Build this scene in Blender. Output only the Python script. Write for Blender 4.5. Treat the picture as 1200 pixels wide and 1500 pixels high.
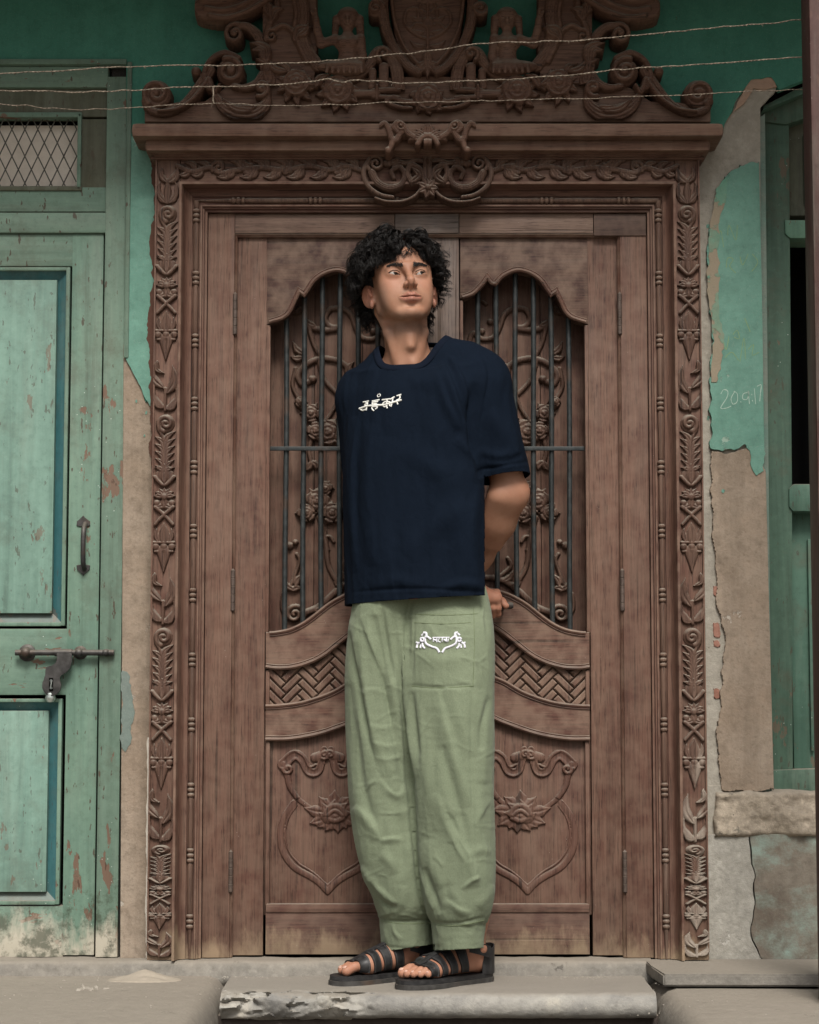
import bpy, bmesh, math, random
import numpy as np
from mathutils import Vector, Matrix
from mathutils.bvhtree import BVHTree

random.seed(7); RNG = np.random.default_rng(7)
for o in list(bpy.data.objects): bpy.data.objects.remove(o)
scene = bpy.context.scene
COL = scene.collection
rad = math.radians

# ------------------------------------------------------------------ camera
FPX, PITCH, DIST = 3068.0, rad(5.3), 5.2          # focal length in 1500-px rows, upward tilt, metres to the door
def W(px, py, Y=0.0, _h=[0.0]):
    """a point of the facade measured on the photograph -> world x, z on the vertical plane at depth Y"""
    u = (np.asarray(px, float) - 600) / FPX; v = (750 - np.asarray(py, float)) / FPX
    dy = math.cos(PITCH) - v * math.sin(PITCH); dz = math.sin(PITCH) + v * math.cos(PITCH)
    t = (Y + DIST) / dy
    return u * t, _h[0] + dz * t
CAMZ = -float(W(600, 1405)[1]); W.__defaults__[1][0] = CAMZ
def X(px, py=750, Y=0.0): return float(W(px, py, Y)[0])
def Z(py, Y=0.0): return float(W(600, py, Y)[1])
def P(px, py, Y): x, z = W(px, py, Y); return Vector((float(x), Y, float(z)))

cam = bpy.data.cameras.new('camera'); cam.sensor_fit = 'VERTICAL'; cam.sensor_height = 36
cam.lens = 36 * FPX / 1500; cam.clip_end = 400
camo = bpy.data.objects.new('camera', cam); COL.objects.link(camo)
camo.location = (0, -DIST, CAMZ); camo.rotation_euler = (rad(90) + PITCH, 0, 0)
scene.camera = camo

# ------------------------------------------------------------------ light
SUN_ELEV, SUN_AZ = rad(50), rad(6)              # azimuth measured from straight out of the facade, positive = towards the pier
wd = bpy.data.worlds.new('World'); scene.world = wd; wd.use_nodes = True
wn = wd.node_tree; bg = wn.nodes['Background']
sky = wn.nodes.new('ShaderNodeTexSky'); sky.sky_type = 'NISHITA'; sky.sun_disc = False
sky.sun_elevation = SUN_ELEV; sky.sun_rotation = math.pi - SUN_AZ
sky.air_density = 1.0; sky.dust_density = 6.0; sky.ozone_density = 0.6
hs = wn.nodes.new('ShaderNodeHueSaturation'); hs.inputs['Saturation'].default_value = 0.28
wn.links.new(sky.outputs[0], hs.inputs['Color']); wn.links.new(hs.outputs[0], bg.inputs['Color'])
bg.inputs['Strength'].default_value = 0.05
sl = bpy.data.lights.new('sun', 'SUN'); sl.energy = 1.5; sl.angle = rad(20); sl.color = (1.0, 0.95, 0.88)
so = bpy.data.objects.new('sun', sl); COL.objects.link(so)
sd = Vector((math.sin(SUN_AZ) * math.cos(SUN_ELEV), -math.cos(SUN_AZ) * math.cos(SUN_ELEV), math.sin(SUN_ELEV)))
so.rotation_euler = sd.to_track_quat('Z', 'Y').to_euler(); so.location = sd * 20
vs = scene.view_settings; vs.view_transform = 'Standard'; vs.look = 'None'; vs.gamma = 1; vs.use_curve_mapping = False
vs.exposure = 1.18

# ------------------------------------------------------------------ object helpers
def put(o, parent=None):
    COL.objects.link(o)
    if parent is not None:
        o.parent = parent
        o.matrix_parent_inverse = Matrix.Translation(-WLOC.get(parent.name, Vector((0, 0, 0))))
    return o
WLOC = {}
def tag(o, label=None, cat=None, group=None, kind=None):
    if label: o['label'] = label
    if cat: o['category'] = cat
    if group: o['group'] = group
    if kind: o['kind'] = kind
    return o
def empty(name, loc, label=None, cat=None, group=None):
    o = bpy.data.objects.new(name, None); o.location = loc; o.empty_display_size = .1
    COL.objects.link(o); WLOC[o.name] = Vector(loc)
    return tag(o, label, cat, group, 'thing')
def mesh_obj(name, V, F, mat, parent=None, smooth=True, flat_angle=None):
    me = bpy.data.meshes.new(name)
    V = np.asarray(V, np.float32).reshape(-1, 3)
    if isinstance(F, np.ndarray) and F.ndim == 2:
        me.vertices.add(len(V)); me.vertices.foreach_set('co', V.ravel())
        n, k = F.shape
        me.loops.add(n * k); me.loops.foreach_set('vertex_index', F.astype(np.int32).ravel())
        me.polygons.add(n); me.polygons.foreach_set('loop_start', np.arange(0, n * k, k, dtype=np.int32))
        me.update(calc_edges=True); me.validate()
    else:
        me.from_pydata(V.tolist(), [], [list(f) for f in F]); me.update()
    if smooth: me.polygons.foreach_set('use_smooth', np.ones(len(me.polygons), bool))
    if mat is not None: me.materials.append(mat)
    o = bpy.data.objects.new(name, me); put(o, parent)
    if flat_angle is not None: me.set_sharp_from_angle(angle=rad(flat_angle))
    return o
def bm_obj(name, bm, mat, parent=None, smooth=False, sharp=None):
    bmesh.ops.recalc_face_normals(bm, faces=bm.faces)
    me = bpy.data.meshes.new(name); bm.to_mesh(me); bm.free()
    if smooth:
        me.polygons.foreach_set('use_smooth', np.ones(len(me.polygons), bool)); me.set_sharp_from_angle(angle=rad(sharp or 35))
    me.materials.append(mat)
    o = bpy.data.objects.new(name, me); return put(o, parent)
def inst(src, parent=None, loc=(0, 0, 0), rot=(0, 0, 0), scale=(1, 1, 1), name=None):
    o = bpy.data.objects.new(name or src.name.split('.')[0], src.data); put(o, parent)
    o.location = loc; o.rotation_euler = rot; o.scale = scale
    return o
def box(name, x0, x1, y0, y1, z0, z1, mat, parent=None, bev=.003):
    bm = bmesh.new(); bmesh.ops.create_cube(bm, size=1)
    for v in bm.verts: v.co = ((x0 + x1) / 2 + v.co.x * (x1 - x0), (y0 + y1) / 2 + v.co.y * (y1 - y0), (z0 + z1) / 2 + v.co.z * (z1 - z0))
    if bev: bmesh.ops.bevel(bm, geom=bm.edges[:], offset=bev, segments=2, profile=.6, affect='EDGES')
    return bm_obj(name, bm, mat, parent, True)
def pbox(name, px0, py0, px1, py1, Y0, Y1, mat, parent=None, bev=.003, ref=None):
    """a board whose front (depth Y0) covers the measured rectangle; Y1 is its back"""
    r = ref or (py0 + py1) / 2
    return box(name, X(px0, r, Y0), X(px1, r, Y0), Y0, Y1, Z(py1, Y0), Z(py0, Y0), mat, parent, bev)
def plate(name, pts, y0, y1, mat, parent=None, bev=.0, seg=2):
    """outline of world (x, z) points made into a board from depth y0 (front) to y1 (back)"""
    bm = bmesh.new(); a = [bm.verts.new((x, y0, z)) for x, z in pts]; b = [bm.verts.new((x, y1, z)) for x, z in pts]
    n = len(pts); f = bm.faces.new(a); bm.faces.new(b[::-1])
    for i in range(n): bm.faces.new((a[i], b[i], b[(i + 1) % n], a[(i + 1) % n]))
    if bev: bmesh.ops.bevel(bm, geom=list(f.edges), offset=bev, segments=seg, profile=.5, affect='EDGES')
    bmesh.ops.triangulate(bm, faces=[g for g in bm.faces if len(g.verts) > 4])
    return bm_obj(name, bm, mat, parent, bool(bev), 40)
def pp(pts, Y): return [(float(W(x, y, Y)[0]), float(W(x, y, Y)[1])) for x, y in pts]
def crom(pts, n=8, closed=False):
    """smooth curve through points"""
    p = np.asarray(pts, float); N = len(p); out = []
    for i in range(N if closed else N - 1):
        if closed: a, b, c, d = p[(i - 1) % N], p[i], p[(i + 1) % N], p[(i + 2) % N]
        else: a, b, c, d = p[max(i - 1, 0)], p[i], p[i + 1], p[min(i + 2, N - 1)]
        for k in range(n):
            t = k / n
            out.append(.5 * ((2 * b) + (c - a) * t + (2 * a - 5 * b + 4 * c - d) * t * t + (3 * b - a - 3 * c + d) * t ** 3))
    if not closed: out.append(p[-1])
    return np.array(out)
def tube(name, path, r, mat, parent=None, seg=8, cap=True, closed=False, data_only=False, sq=None):
    p = np.asarray(path, float); n = len(p)
    r = np.full(n, r, float) if np.isscalar(r) else np.asarray(r, float)
    t = np.gradient(p, axis=0)
    if closed: t = np.roll(p, -1, 0) - np.roll(p, 1, 0)
    t /= np.linalg.norm(t, axis=1)[:, None] + 1e-12
    u = np.zeros_like(p); ref = np.array([0, 0, 1.]) if abs(t[0][2]) < .9 else np.array([1., 0, 0])
    for i in range(n):
        w = ref - t[i] * ref.dot(t[i]); w /= np.linalg.norm(w) + 1e-12; u[i] = w; ref = w
    v = np.cross(t, u); a = np.linspace(0, 2 * np.pi, seg, endpoint=False)
    su, sv = (1, 1) if sq is None else sq
    V = p[:, None] + r[:, None, None] * (su * np.cos(a)[None, :, None] * u[:, None] + sv * np.sin(a)[None, :, None] * v[:, None])
    V = V.reshape(-1, 3); F = []
    m = n if closed else n - 1
    i = np.arange(m)[:, None]; k = np.arange(seg)[None]
    i2 = (i + 1) % n; k2 = (k + 1) % seg
    F = np.stack([i * seg + k, i2 * seg + k, i2 * seg + k2, i * seg + k2], -1).reshape(-1, 4)
    if data_only: return V, F
    F = F.tolist()
    if cap and not closed: F.append(list(range(seg))); F.append(list(range((n - 1) * seg, n * seg))[::-1])
    return mesh_obj(name, V, F, mat, parent, True, 50)
def merge(parts):
    Vs, Fs, o = [], [], 0
    for V, F in parts: Vs.append(V); Fs.append(np.asarray(F) + o); o += len(V)
    return np.concatenate(Vs), np.concatenate(Fs)
def lathe(name, prof, mat, parent=None, seg=16, axis='z', loc=(0, 0, 0)):
    a = np.linspace(0, 2 * np.pi, seg, endpoint=False); V = []
    for r, h in prof:
        for q in a:
            c = (r * math.cos(q), r * math.sin(q), h)
            if axis == 'y': c = (c[0], -c[2], c[1])
            if axis == 'x': c = (c[2], c[0], c[1])
            V.append((c[0] + loc[0], c[1] + loc[1], c[2] + loc[2]))
    F = [(i * seg + k, i * seg + (k + 1) % seg, (i + 1) * seg + (k + 1) % seg, (i + 1) * seg + k) for i in range(len(prof) - 1) for k in range(seg)]
    F += [list(range(seg))[::-1], list(range((len(prof) - 1) * seg, len(prof) * seg))]
    return mesh_obj(name, V, F, mat, parent, True, 45)
def sweep(name, path, prof, mat, parent=None, side=1, ends=None):
    """profile [(offset in the plane, depth Y)] carried along a world (x, z) path with mitred corners"""
    p = np.asarray(path, float); n = len(p); d = np.diff(p, axis=0); d /= np.linalg.norm(d, axis=1)[:, None] + 1e-12
    nr = np.stack([d[:, 1], -d[:, 0]], 1) * side
    V = []
    for i in range(n):
        if i == 0: m = nr[0] if ends is None or ends[0] is None else np.array(ends[0])
        elif i == n - 1: m = nr[-1] if ends is None or ends[1] is None else np.array(ends[1])
        else: m = nr[i - 1] + nr[i]; m = m / max(.25, 1 + nr[i - 1].dot(nr[i]))
        for o, y in prof: V.append((p[i][0] + m[0] * o, y, p[i][1] + m[1] * o))
    k = len(prof)
    F = [(i * k + j, i * k + j + 1, (i + 1) * k + j + 1, (i + 1) * k + j) for i in range(n - 1) for j in range(k - 1)]
    F += [list(range(k)), list(range((n - 1) * k, n * k))[::-1]]
    o = mesh_obj(name, V, F, mat, parent, True)
    bm = bmesh.new(); bm.from_mesh(o.data); bmesh.ops.recalc_face_normals(bm, faces=bm.faces); bm.to_mesh(o.data); bm.free()
    o.data.set_sharp_from_angle(angle=rad(32)); return o

# ------------------------------------------------------------------ numeric noise
_perm = RNG.permutation(512)
def _h(i, j, k): return _perm[(_perm[(_perm[i & 511] + j) & 511] + k) & 511] / 511.0
def vnoise(p):
    p = np.asarray(p, float); i = np.floor(p).astype(int); f = p - i; f = f * f * (3 - 2 * f); r = 0
    for a in (0, 1):
        for b in (0, 1):
            for c in (0, 1):
                w = (f[..., 0] if a else 1 - f[..., 0]) * (f[..., 1] if b else 1 - f[..., 1]) * (f[..., 2] if c else 1 - f[..., 2])
                r = r + w * _h(i[..., 0] + a, i[..., 1] + b, i[..., 2] + c)
    return r * 2 - 1
def fbm(p, oct=4, gain=.5):
    s = 0; a = 1.; q = np.asarray(p, float)
    for k in range(oct): s = s + a * vnoise(q + 17.3 * k); q = q * 2.03; a *= gain
    return s
def jag(pts, amp=3.0, step=6.0, seed=0, edges=None):
    """outline with broken, uneven edges (measured points); edges = which sides are broken"""
    out = []; n = len(pts)
    for i in range(n):
        a = np.array(pts[i], float); b = np.array(pts[(i + 1) % n], float); L = np.linalg.norm(b - a)
        if edges is not None and i not in edges: out.append(tuple(a)); continue
        m = max(1, int(L / step)); nrm = np.array([-(b - a)[1], (b - a)[0]]) / (L + 1e-9)
        for k in range(m):
            q = a + (b - a) * k / m
            if k: q = q + nrm * amp * fbm(np.array([[q[0] * .06 + seed, q[1] * .06, seed * 3.1]]), 4, .65)[0]
            out.append(tuple(q))
    return out

# ------------------------------------------------------------------ relief carving: strokes raised on a grid, one carved piece = one mesh
class Relief:
    def __init__(s, x0, y0, x1, y1, step=1.0):
        s.x = np.arange(x0, x1 + step, step); s.y = np.arange(y0, y1 + step, step)
        s.gx, s.gy = np.meshgrid(s.x, s.y); s.H = np.zeros_like(s.gx)
    def add(s, h, mode='max'):
        if mode == 'max': s.H = np.maximum(s.H, h)
        elif mode == 'cut': s.H = np.where(s.H > 0, np.maximum(s.H - h, .05), s.H)
    def dist(s, pts, gx, gy):
        p = np.asarray(pts, float); best = np.full(gx.shape, 1e9); T = np.zeros_like(best)
        L = np.concatenate([[0], np.cumsum(np.linalg.norm(np.diff(p, axis=0), axis=1))]); L /= L[-1] + 1e-9
        for i in range(len(p) - 1):
            a, b = p[i], p[i + 1]; d = b - a; q = d.dot(d) + 1e-9
            t = np.clip(((gx - a[0]) * d[0] + (gy - a[1]) * d[1]) / q, 0, 1)
            e = np.hypot(gx - a[0] - t * d[0], gy - a[1] - t * d[1]); m = e < best
            best = np.where(m, e, best); T = np.where(m, L[i] + t * (L[i + 1] - L[i]), T)
        return best, T
    def stroke(s, pts, w, h, base=0., prof='round', n=8, smooth=True):
        """w: width (number, (start, end) or function of 0..1); h: height the same way"""
        pts = crom(pts, n) if smooth and len(pts) > 2 else np.asarray(pts, float)
        fw = w if callable(w) else ((lambda q: w[0] + (w[1] - w[0]) * q) if isinstance(w, tuple) else (lambda q: w + 0 * q))
        fh = h if callable(h) else ((lambda q: h[0] + (h[1] - h[0]) * q) if isinstance(h, tuple) else (lambda q: h + 0 * q))
        m = float(np.max(fw(np.linspace(0, 1, 9)))) + 2; lo, hi = pts.min(0) - m, pts.max(0) + m
        sl = (slice(*np.searchsorted(s.y, (lo[1], hi[1]))), slice(*np.searchsorted(s.x, (lo[0], hi[0]))))
        gx, gy = s.gx[sl], s.gy[sl]
        if gx.size == 0: return s
        d, t = s.dist(pts, gx, gy); r = np.clip(d / np.maximum(fw(t), 1e-3), 0, 1); ins = r < 1
        if prof == 'round': k = np.sqrt(1 - r * r)
        elif prof == 'leaf': k = np.sqrt(1 - r * r) * (.55 + .45 * np.clip(r * 3.2, 0, 1))
        elif prof == 'chan': k = .45 + .55 * np.clip((r - .25) * 2, 0, 1) * np.sqrt(np.clip(1 - ((r - .62) / .38) ** 2, 0, 1))
        elif prof == 'ribs': k = np.sqrt(1 - r * r) * (.72 + .28 * np.abs(np.cos(r * 7.0)))
        else: k = np.clip((1 - r) * 4, 0, 1)
        s.H[sl] = np.maximum(s.H[sl], np.where(ins, base + fh(t) * k, 0)); return s
    def spiral(s, cx, cy, r, turns=1.6, a0=0., cw=1, w=(.3, .12), h=4, base=0., r_in=.12, prof='round'):
        t = np.linspace(0, 1, 40); rr = r * (1 - (1 - r_in) * t); a = a0 + cw * t * turns * 2 * np.pi
        s.stroke(np.stack([cx + rr * np.cos(a), cy + rr * np.sin(a)], 1), (r * w[0], r * w[1]), (h, h * 1.25), base, prof, smooth=False)
        return s
    def disc(s, cx, cy, r, h, base=0., ry=None, flat=False):
        q = np.hypot((s.gx - cx) / r, (s.gy - cy) / (ry or r)); k = np.where(q < 1, np.clip((1 - q) * 5, 0, 1) if flat else np.sqrt(np.clip(1 - q * q, 0, 1)), 0)
        s.add(np.where(q < 1, base + h * k, 0)); return s
    def leaf(s, a, b, w, h, bend=0., base=0., ser=.0, nser=4):
        a = np.array(a, float); b = np.array(b, float); m = (a + b) / 2 + bend * np.array([-(b - a)[1], (b - a)[0]])
        f = lambda t: w * np.clip(np.sin(np.pi * np.clip(t, 0, 1) ** .75), .06, 1) * (1 - ser * np.abs(np.sin(t * np.pi * nser)))
        return s.stroke([a, m, b], f, (h, h * .75), base, 'leaf')
    def rose(s, cx, cy, r, h, base=0., n=5, rot=0., sq=1.):
        for ring, (rr, pr, hh) in enumerate(((.72, .42, .45), (.42, .36, .7), (.14, .25, 1.))):
            m = n if ring < 2 else 3
            for k in range(m):
                a = rot + ring * .6 + 2 * np.pi * k / m; s.disc(cx + r * rr * np.cos(a), cy + r * rr * sq * np.sin(a), r * pr, h * .35, base + h * hh * .7, r * pr * sq)
                s.stroke([(cx + r * rr * np.cos(a + q) * 1.25, cy + r * rr * sq * np.sin(a + q) * 1.25) for q in (-.5, -.2, .1, .4)], r * .09, h * .16, base + h * (hh * .7 + .25))
        s.disc(cx, cy, r * .16, h * .25, base + h * .85); return s
    def mesh(s, tf, unit, thr=.0, rim=.002):
        """tf(x, y) -> world x, z arrays; unit: metres of height per unit"""
        H = s.H; on = H > thr; q = on[:-1, :-1] | on[1:, :-1] | on[:-1, 1:] | on[1:, 1:]
        ny, nx = H.shape; idx = np.arange(ny * nx).reshape(ny, nx)
        F = np.stack([idx[:-1, :-1], idx[:-1, 1:], idx[1:, 1:], idx[1:, :-1]], -1)[q]
        used = np.unique(F); mp = np.full(ny * nx, -1); mp[used] = np.arange(len(used))
        x, z = tf(s.gx.ravel()[used], s.gy.ravel()[used]); h = H.ravel()[used]
        return np.stack([x, -np.where(h > thr, h * unit, -rim), z], 1), mp[F]
    def obj(s, name, Y, mat, parent=None, unit=.0016, thr=.0, rim=.002):
        V, F = s.mesh(lambda a, b: W(a, b, Y), unit, thr, rim); V[:, 1] += Y
        return mesh_obj(name, V, F, mat, parent)
CX0 = 626.5                                      # measured middle of the doorway
def mirror_x(o, name=None, parent=None):
    """a mirrored twin across the middle of the doorway"""
    me = o.data.copy(); n = len(me.vertices); c = np.empty(n * 3, np.float32); me.vertices.foreach_get('co', c); c = c.reshape(-1, 3)
    c[:, 0] = 2 * X(CX0) - c[:, 0]; me.vertices.foreach_set('co', c.ravel()); me.flip_normals(); me.update()
    t = bpy.data.objects.new(name or o.name.split('.')[0], me); put(t, parent if parent is not None else o.parent)
    return t

# ------------------------------------------------------------------ implicit solids for bodies and cloth
class Solid:
    def __init__(s, xs, ys, zs):
        s.a = [np.asarray(q, np.float32) for q in (xs, ys, zs)]
        s.f = np.full(tuple(len(q) for q in s.a), .06, np.float32)
    def _win(s, lo, hi, m):
        r = []
        for q, l, h in zip(s.a, lo, hi):
            i0 = np.searchsorted(q, l - m); i1 = np.searchsorted(q, h + m); r.append(slice(max(0, i0), min(len(q), i1)))
        g = np.meshgrid(*[q[w] for q, w in zip(s.a, r)], indexing='ij', sparse=True)
        return tuple(r), g
    def _mix(s, w, d, k, mode):
        f = s.f[w]
        if mode == 'cut': d = -d; h = np.clip(.5 - .5 * (f - d) / k, 0, 1); s.f[w] = f + (d - f) * h + k * h * (1 - h)
        else: h = np.clip(.5 + .5 * (f - d) / k, 0, 1); s.f[w] = f + (d - f) * h - k * h * (1 - h)
    def cone(s, a, b, ra, rb, k=.01, mode='add'):
        a = np.array(a, float); b = np.array(b, float); m = max(ra, rb) + .05
        w, (x, y, z) = s._win(np.minimum(a, b), np.maximum(a, b), m)
        if s.f[w].size == 0: return s
        d = b - a; t = np.clip(((x - a[0]) * d[0] + (y - a[1]) * d[1] + (z - a[2]) * d[2]) / (d.dot(d) + 1e-12), 0, 1)
        e = np.sqrt((x - a[0] - t * d[0]) ** 2 + (y - a[1] - t * d[1]) ** 2 + (z - a[2] - t * d[2]) ** 2) - (ra + (rb - ra) * t)
        s._mix(w, e, k, mode); return s
    def ell(s, c, r, k=.01, rot=None, mode='add'):
        c = np.array(c, float); r = np.array(r, float); m = r.max() + .05
        w, (x, y, z) = s._win(c, c, m)
        if s.f[w].size == 0: return s
        p = [x - c[0], y - c[1], z - c[2]]
        if rot is not None:
            R = np.array(rot); p = [R[0][i] * p[0] + R[1][i] * p[1] + R[2][i] * p[2] for i in range(3)]
        q = np.sqrt((p[0] / r[0]) ** 2 + (p[1] / r[1]) ** 2 + (p[2] / r[2]) ** 2); g = np.sqrt((p[0] / r[0] ** 2) ** 2 + (p[1] / r[1] ** 2) ** 2 + (p[2] / r[2] ** 2) ** 2)
        s._mix(w, q * (q - 1) / (g + 1e-9), k, mode); return s
    def chain(s, pts, rs, k=.01):
        for i in range(len(pts) - 1): s.cone(pts[i], pts[i + 1], rs[i], rs[i + 1], k)
        return s
    def loft(s, rings, k=.02, n=2.3, sh=0.):
        """rings: (z, x0, x1, yc, b) sorted by z"""
        R = np.array(sorted(rings)); z0, z1 = R[0, 0], R[-1, 0]; m = .05
        w, (x, y, z) = s._win((R[:, 1].min(), (R[:, 3] - R[:, 4]).min(), z0), (R[:, 2].max(), (R[:, 3] + R[:, 4]).max(), z1), m + abs(sh) * .12)
        zz = z.ravel(); from_z = lambda c: np.interp(np.clip(zz, z0, z1), *_smooth(R[:, 0], R[:, c])).reshape(z.shape)
        xa, xb, yc, b = (from_z(c) for c in (1, 2, 3, 4)); a = (xb - xa) / 2; cx = (xa + xb) / 2
        q = (np.abs((x - cx) / a) ** n + np.abs((y - yc + sh * (x - cx)) / b) ** n) ** (1 / n)
        d = (q - 1) * np.minimum(a, b) * (.75 + .25 * np.minimum(q, 2)); d = np.maximum(d, np.maximum(z0 - z, z - z1))
        s._mix(w, d.astype(np.float32), k, 'add'); return s
    def surface(s, blur=0):
        f = s.f
        for _ in range(blur):
            for ax in range(3):
                g = np.pad(f, [(1, 1) if i == ax else (0, 0) for i in range(3)], 'edge'); sl = lambda a, b: tuple(slice(a, b) if i == ax else slice(None) for i in range(3))
                f = .25 * g[sl(0, -2)] + .5 * g[sl(1, -1)] + .25 * g[sl(2, None)]
        n = f.shape; ins = f < 0
        c = np.zeros(tuple(q - 1 for q in n), np.uint8)
        for a in (0, 1):
            for b in (0, 1):
                for d in (0, 1): c += ins[a:n[0] - 1 + a, b:n[1] - 1 + b, d:n[2] - 1 + d]
        act = (c > 0) & (c < 8); I = np.argwhere(act); idm = np.full(act.shape, -1, np.int32); idm[act] = np.arange(len(I))
        acc = np.zeros((len(I), 3)); cnt = np.zeros(len(I))
        cor = [(a, b, d) for a in (0, 1) for b in (0, 1) for d in (0, 1)]
        val = {q: f[I[:, 0] + q[0], I[:, 1] + q[1], I[:, 2] + q[2]] for q in cor}
        for p in cor:
            for ax in range(3):
                if p[ax] == 0:
                    q = list(p); q[ax] = 1; q = tuple(q); u, v = val[p], val[q]; m = (u < 0) != (v < 0)
                    t = np.where(m, u / (u - v + 1e-12), 0); e = np.tile(np.array(p, float), (len(I), 1)); e[:, ax] += t
                    acc[m] += e[m]; cnt[m] += 1
        loc = acc / cnt[:, None]; V = np.empty_like(loc)
        for ax in range(3): q = s.a[ax]; i = I[:, ax]; V[:, ax] = q[i] + loc[:, ax] * (q[i + 1] - q[i])
        F = []
        for ax in range(3):
            o = [i for i in range(3) if i != ax]; sl0 = [slice(1, -1)] * 3; sl0[ax] = slice(0, -1); sl1 = [slice(1, -1)] * 3; sl1[ax] = slice(1, None)
            A = ins[tuple(sl0)]; B = ins[tuple(sl1)]; E = np.argwhere(A != B); fl = A[tuple(E.T)]
            base = E.copy(); base[:, o[0]] += 1; base[:, o[1]] += 1
            quad = []
            for d0, d1 in ((-1, -1), (0, -1), (0, 0), (-1, 0)):
                q = base.copy(); q[:, o[0]] += d0; q[:, o[1]] += d1; quad.append(idm[q[:, 0], q[:, 1], q[:, 2]])
            Q = np.stack(quad, 1); sw = fl if ax != 1 else ~fl; Q[~sw] = Q[~sw][:, ::-1]; F.append(Q)
        F = np.concatenate(F); F = F[(F >= 0).all(1)]
        return V, F
def _smooth(x, y, n=12):
    """monotone-ish smooth resampling of a profile"""
    c = crom(np.stack([x, y], 1), n); c[:, 0] = np.maximum.accumulate(c[:, 0]); return c[:, 0], c[:, 1]

# ------------------------------------------------------------------ materials
class Mt:
    def __init__(s, name, rough=.7, spec=.3):
        s.m = bpy.data.materials.new(name); s.m.use_nodes = True; s.t = s.m.node_tree; s.b = s.t.nodes['Principled BSDF']
        s.b.inputs['Roughness'].default_value = rough; s.b.inputs['Specular IOR Level'].default_value = spec
        s.geo = s.t.nodes.new('ShaderNodeNewGeometry'); s.pos = s.geo.outputs['Position']; s.nz = None
    def n(s, kind, **k):
        q = s.t.nodes.new(kind)
        for a, b in k.items(): setattr(q, a, b)
        return q
    def L(s, a, b): s.t.links.new(a, b)
    def inp(s, sock, v):
        if hasattr(v, 'is_linked'): s.L(v, sock)
        else: sock.default_value = v if not isinstance(v, tuple) or len(v) != 3 or sock.type != 'RGBA' else (*v, 1)
    def map(s, sc, loc=(0, 0, 0), rot=(0, 0, 0), vec=None):
        q = s.n('ShaderNodeMapping'); s.L(vec or s.pos, q.inputs[0]); q.inputs['Scale'].default_value = sc if isinstance(sc, tuple) else (sc,) * 3
        q.inputs['Location'].default_value = loc; q.inputs['Rotation'].default_value = rot; return q.outputs[0]
    def noise(s, scale=1., vec=None, detail=4, rough=.55, dist=0., loc=(0, 0, 0)):
        v = s.map(scale, loc) if vec is None else vec
        q = s.n('ShaderNodeTexNoise'); s.L(v, q.inputs['Vector']); q.inputs['Scale'].default_value = 1
        q.inputs['Detail'].default_value = detail; q.inputs['Roughness'].default_value = rough; q.inputs['Distortion'].default_value = dist
        return q.outputs['Fac']
    def vor(s, scale, feature='F1'):
        q = s.n('ShaderNodeTexVoronoi', feature=feature); s.L(s.map(scale), q.inputs['Vector']); q.inputs['Scale'].default_value = 1; return q.outputs['Distance']
    def rng(s, v, a, b, c=0., d=1.):
        q = s.n('ShaderNodeMapRange'); s.L(v, q.inputs[0])
        for i, k in enumerate((a, b, c, d)): q.inputs[i + 1].default_value = k
        return q.outputs[0]
    def math(s, op, a, b=0.):
        q = s.n('ShaderNodeMath', operation=op); s.inp(q.inputs[0], a); s.inp(q.inputs[1], b); return q.outputs[0]
    def mix(s, f, a, b, mode='MIX'):
        q = s.n('ShaderNodeMix', data_type='RGBA', blend_type=mode); s.inp(q.inputs[0], f); s.inp(q.inputs[6], a); s.inp(q.inputs[7], b); return q.outputs[2]
    def xyz(s, v=None):
        q = s.n('ShaderNodeSeparateXYZ'); s.L(v or s.pos, q.inputs[0]); return q.outputs
    def up(s, a=.25, b=.9): return s.rng(s.xyz(s.geo.outputs['Normal'])[2], a, b)
    def bump(s, h, st=.3, d=.002):
        q = s.n('ShaderNodeBump'); q.inputs['Strength'].default_value = st; q.inputs['Distance'].default_value = d; s.L(h, q.inputs['Height'])
        if s.nz is not None: s.L(s.nz, q.inputs['Normal'])
        s.nz = q.outputs[0]; s.L(s.nz, s.b.inputs['Normal'])
    def col(s, c): s.inp(s.b.inputs['Base Color'], c); return s

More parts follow.
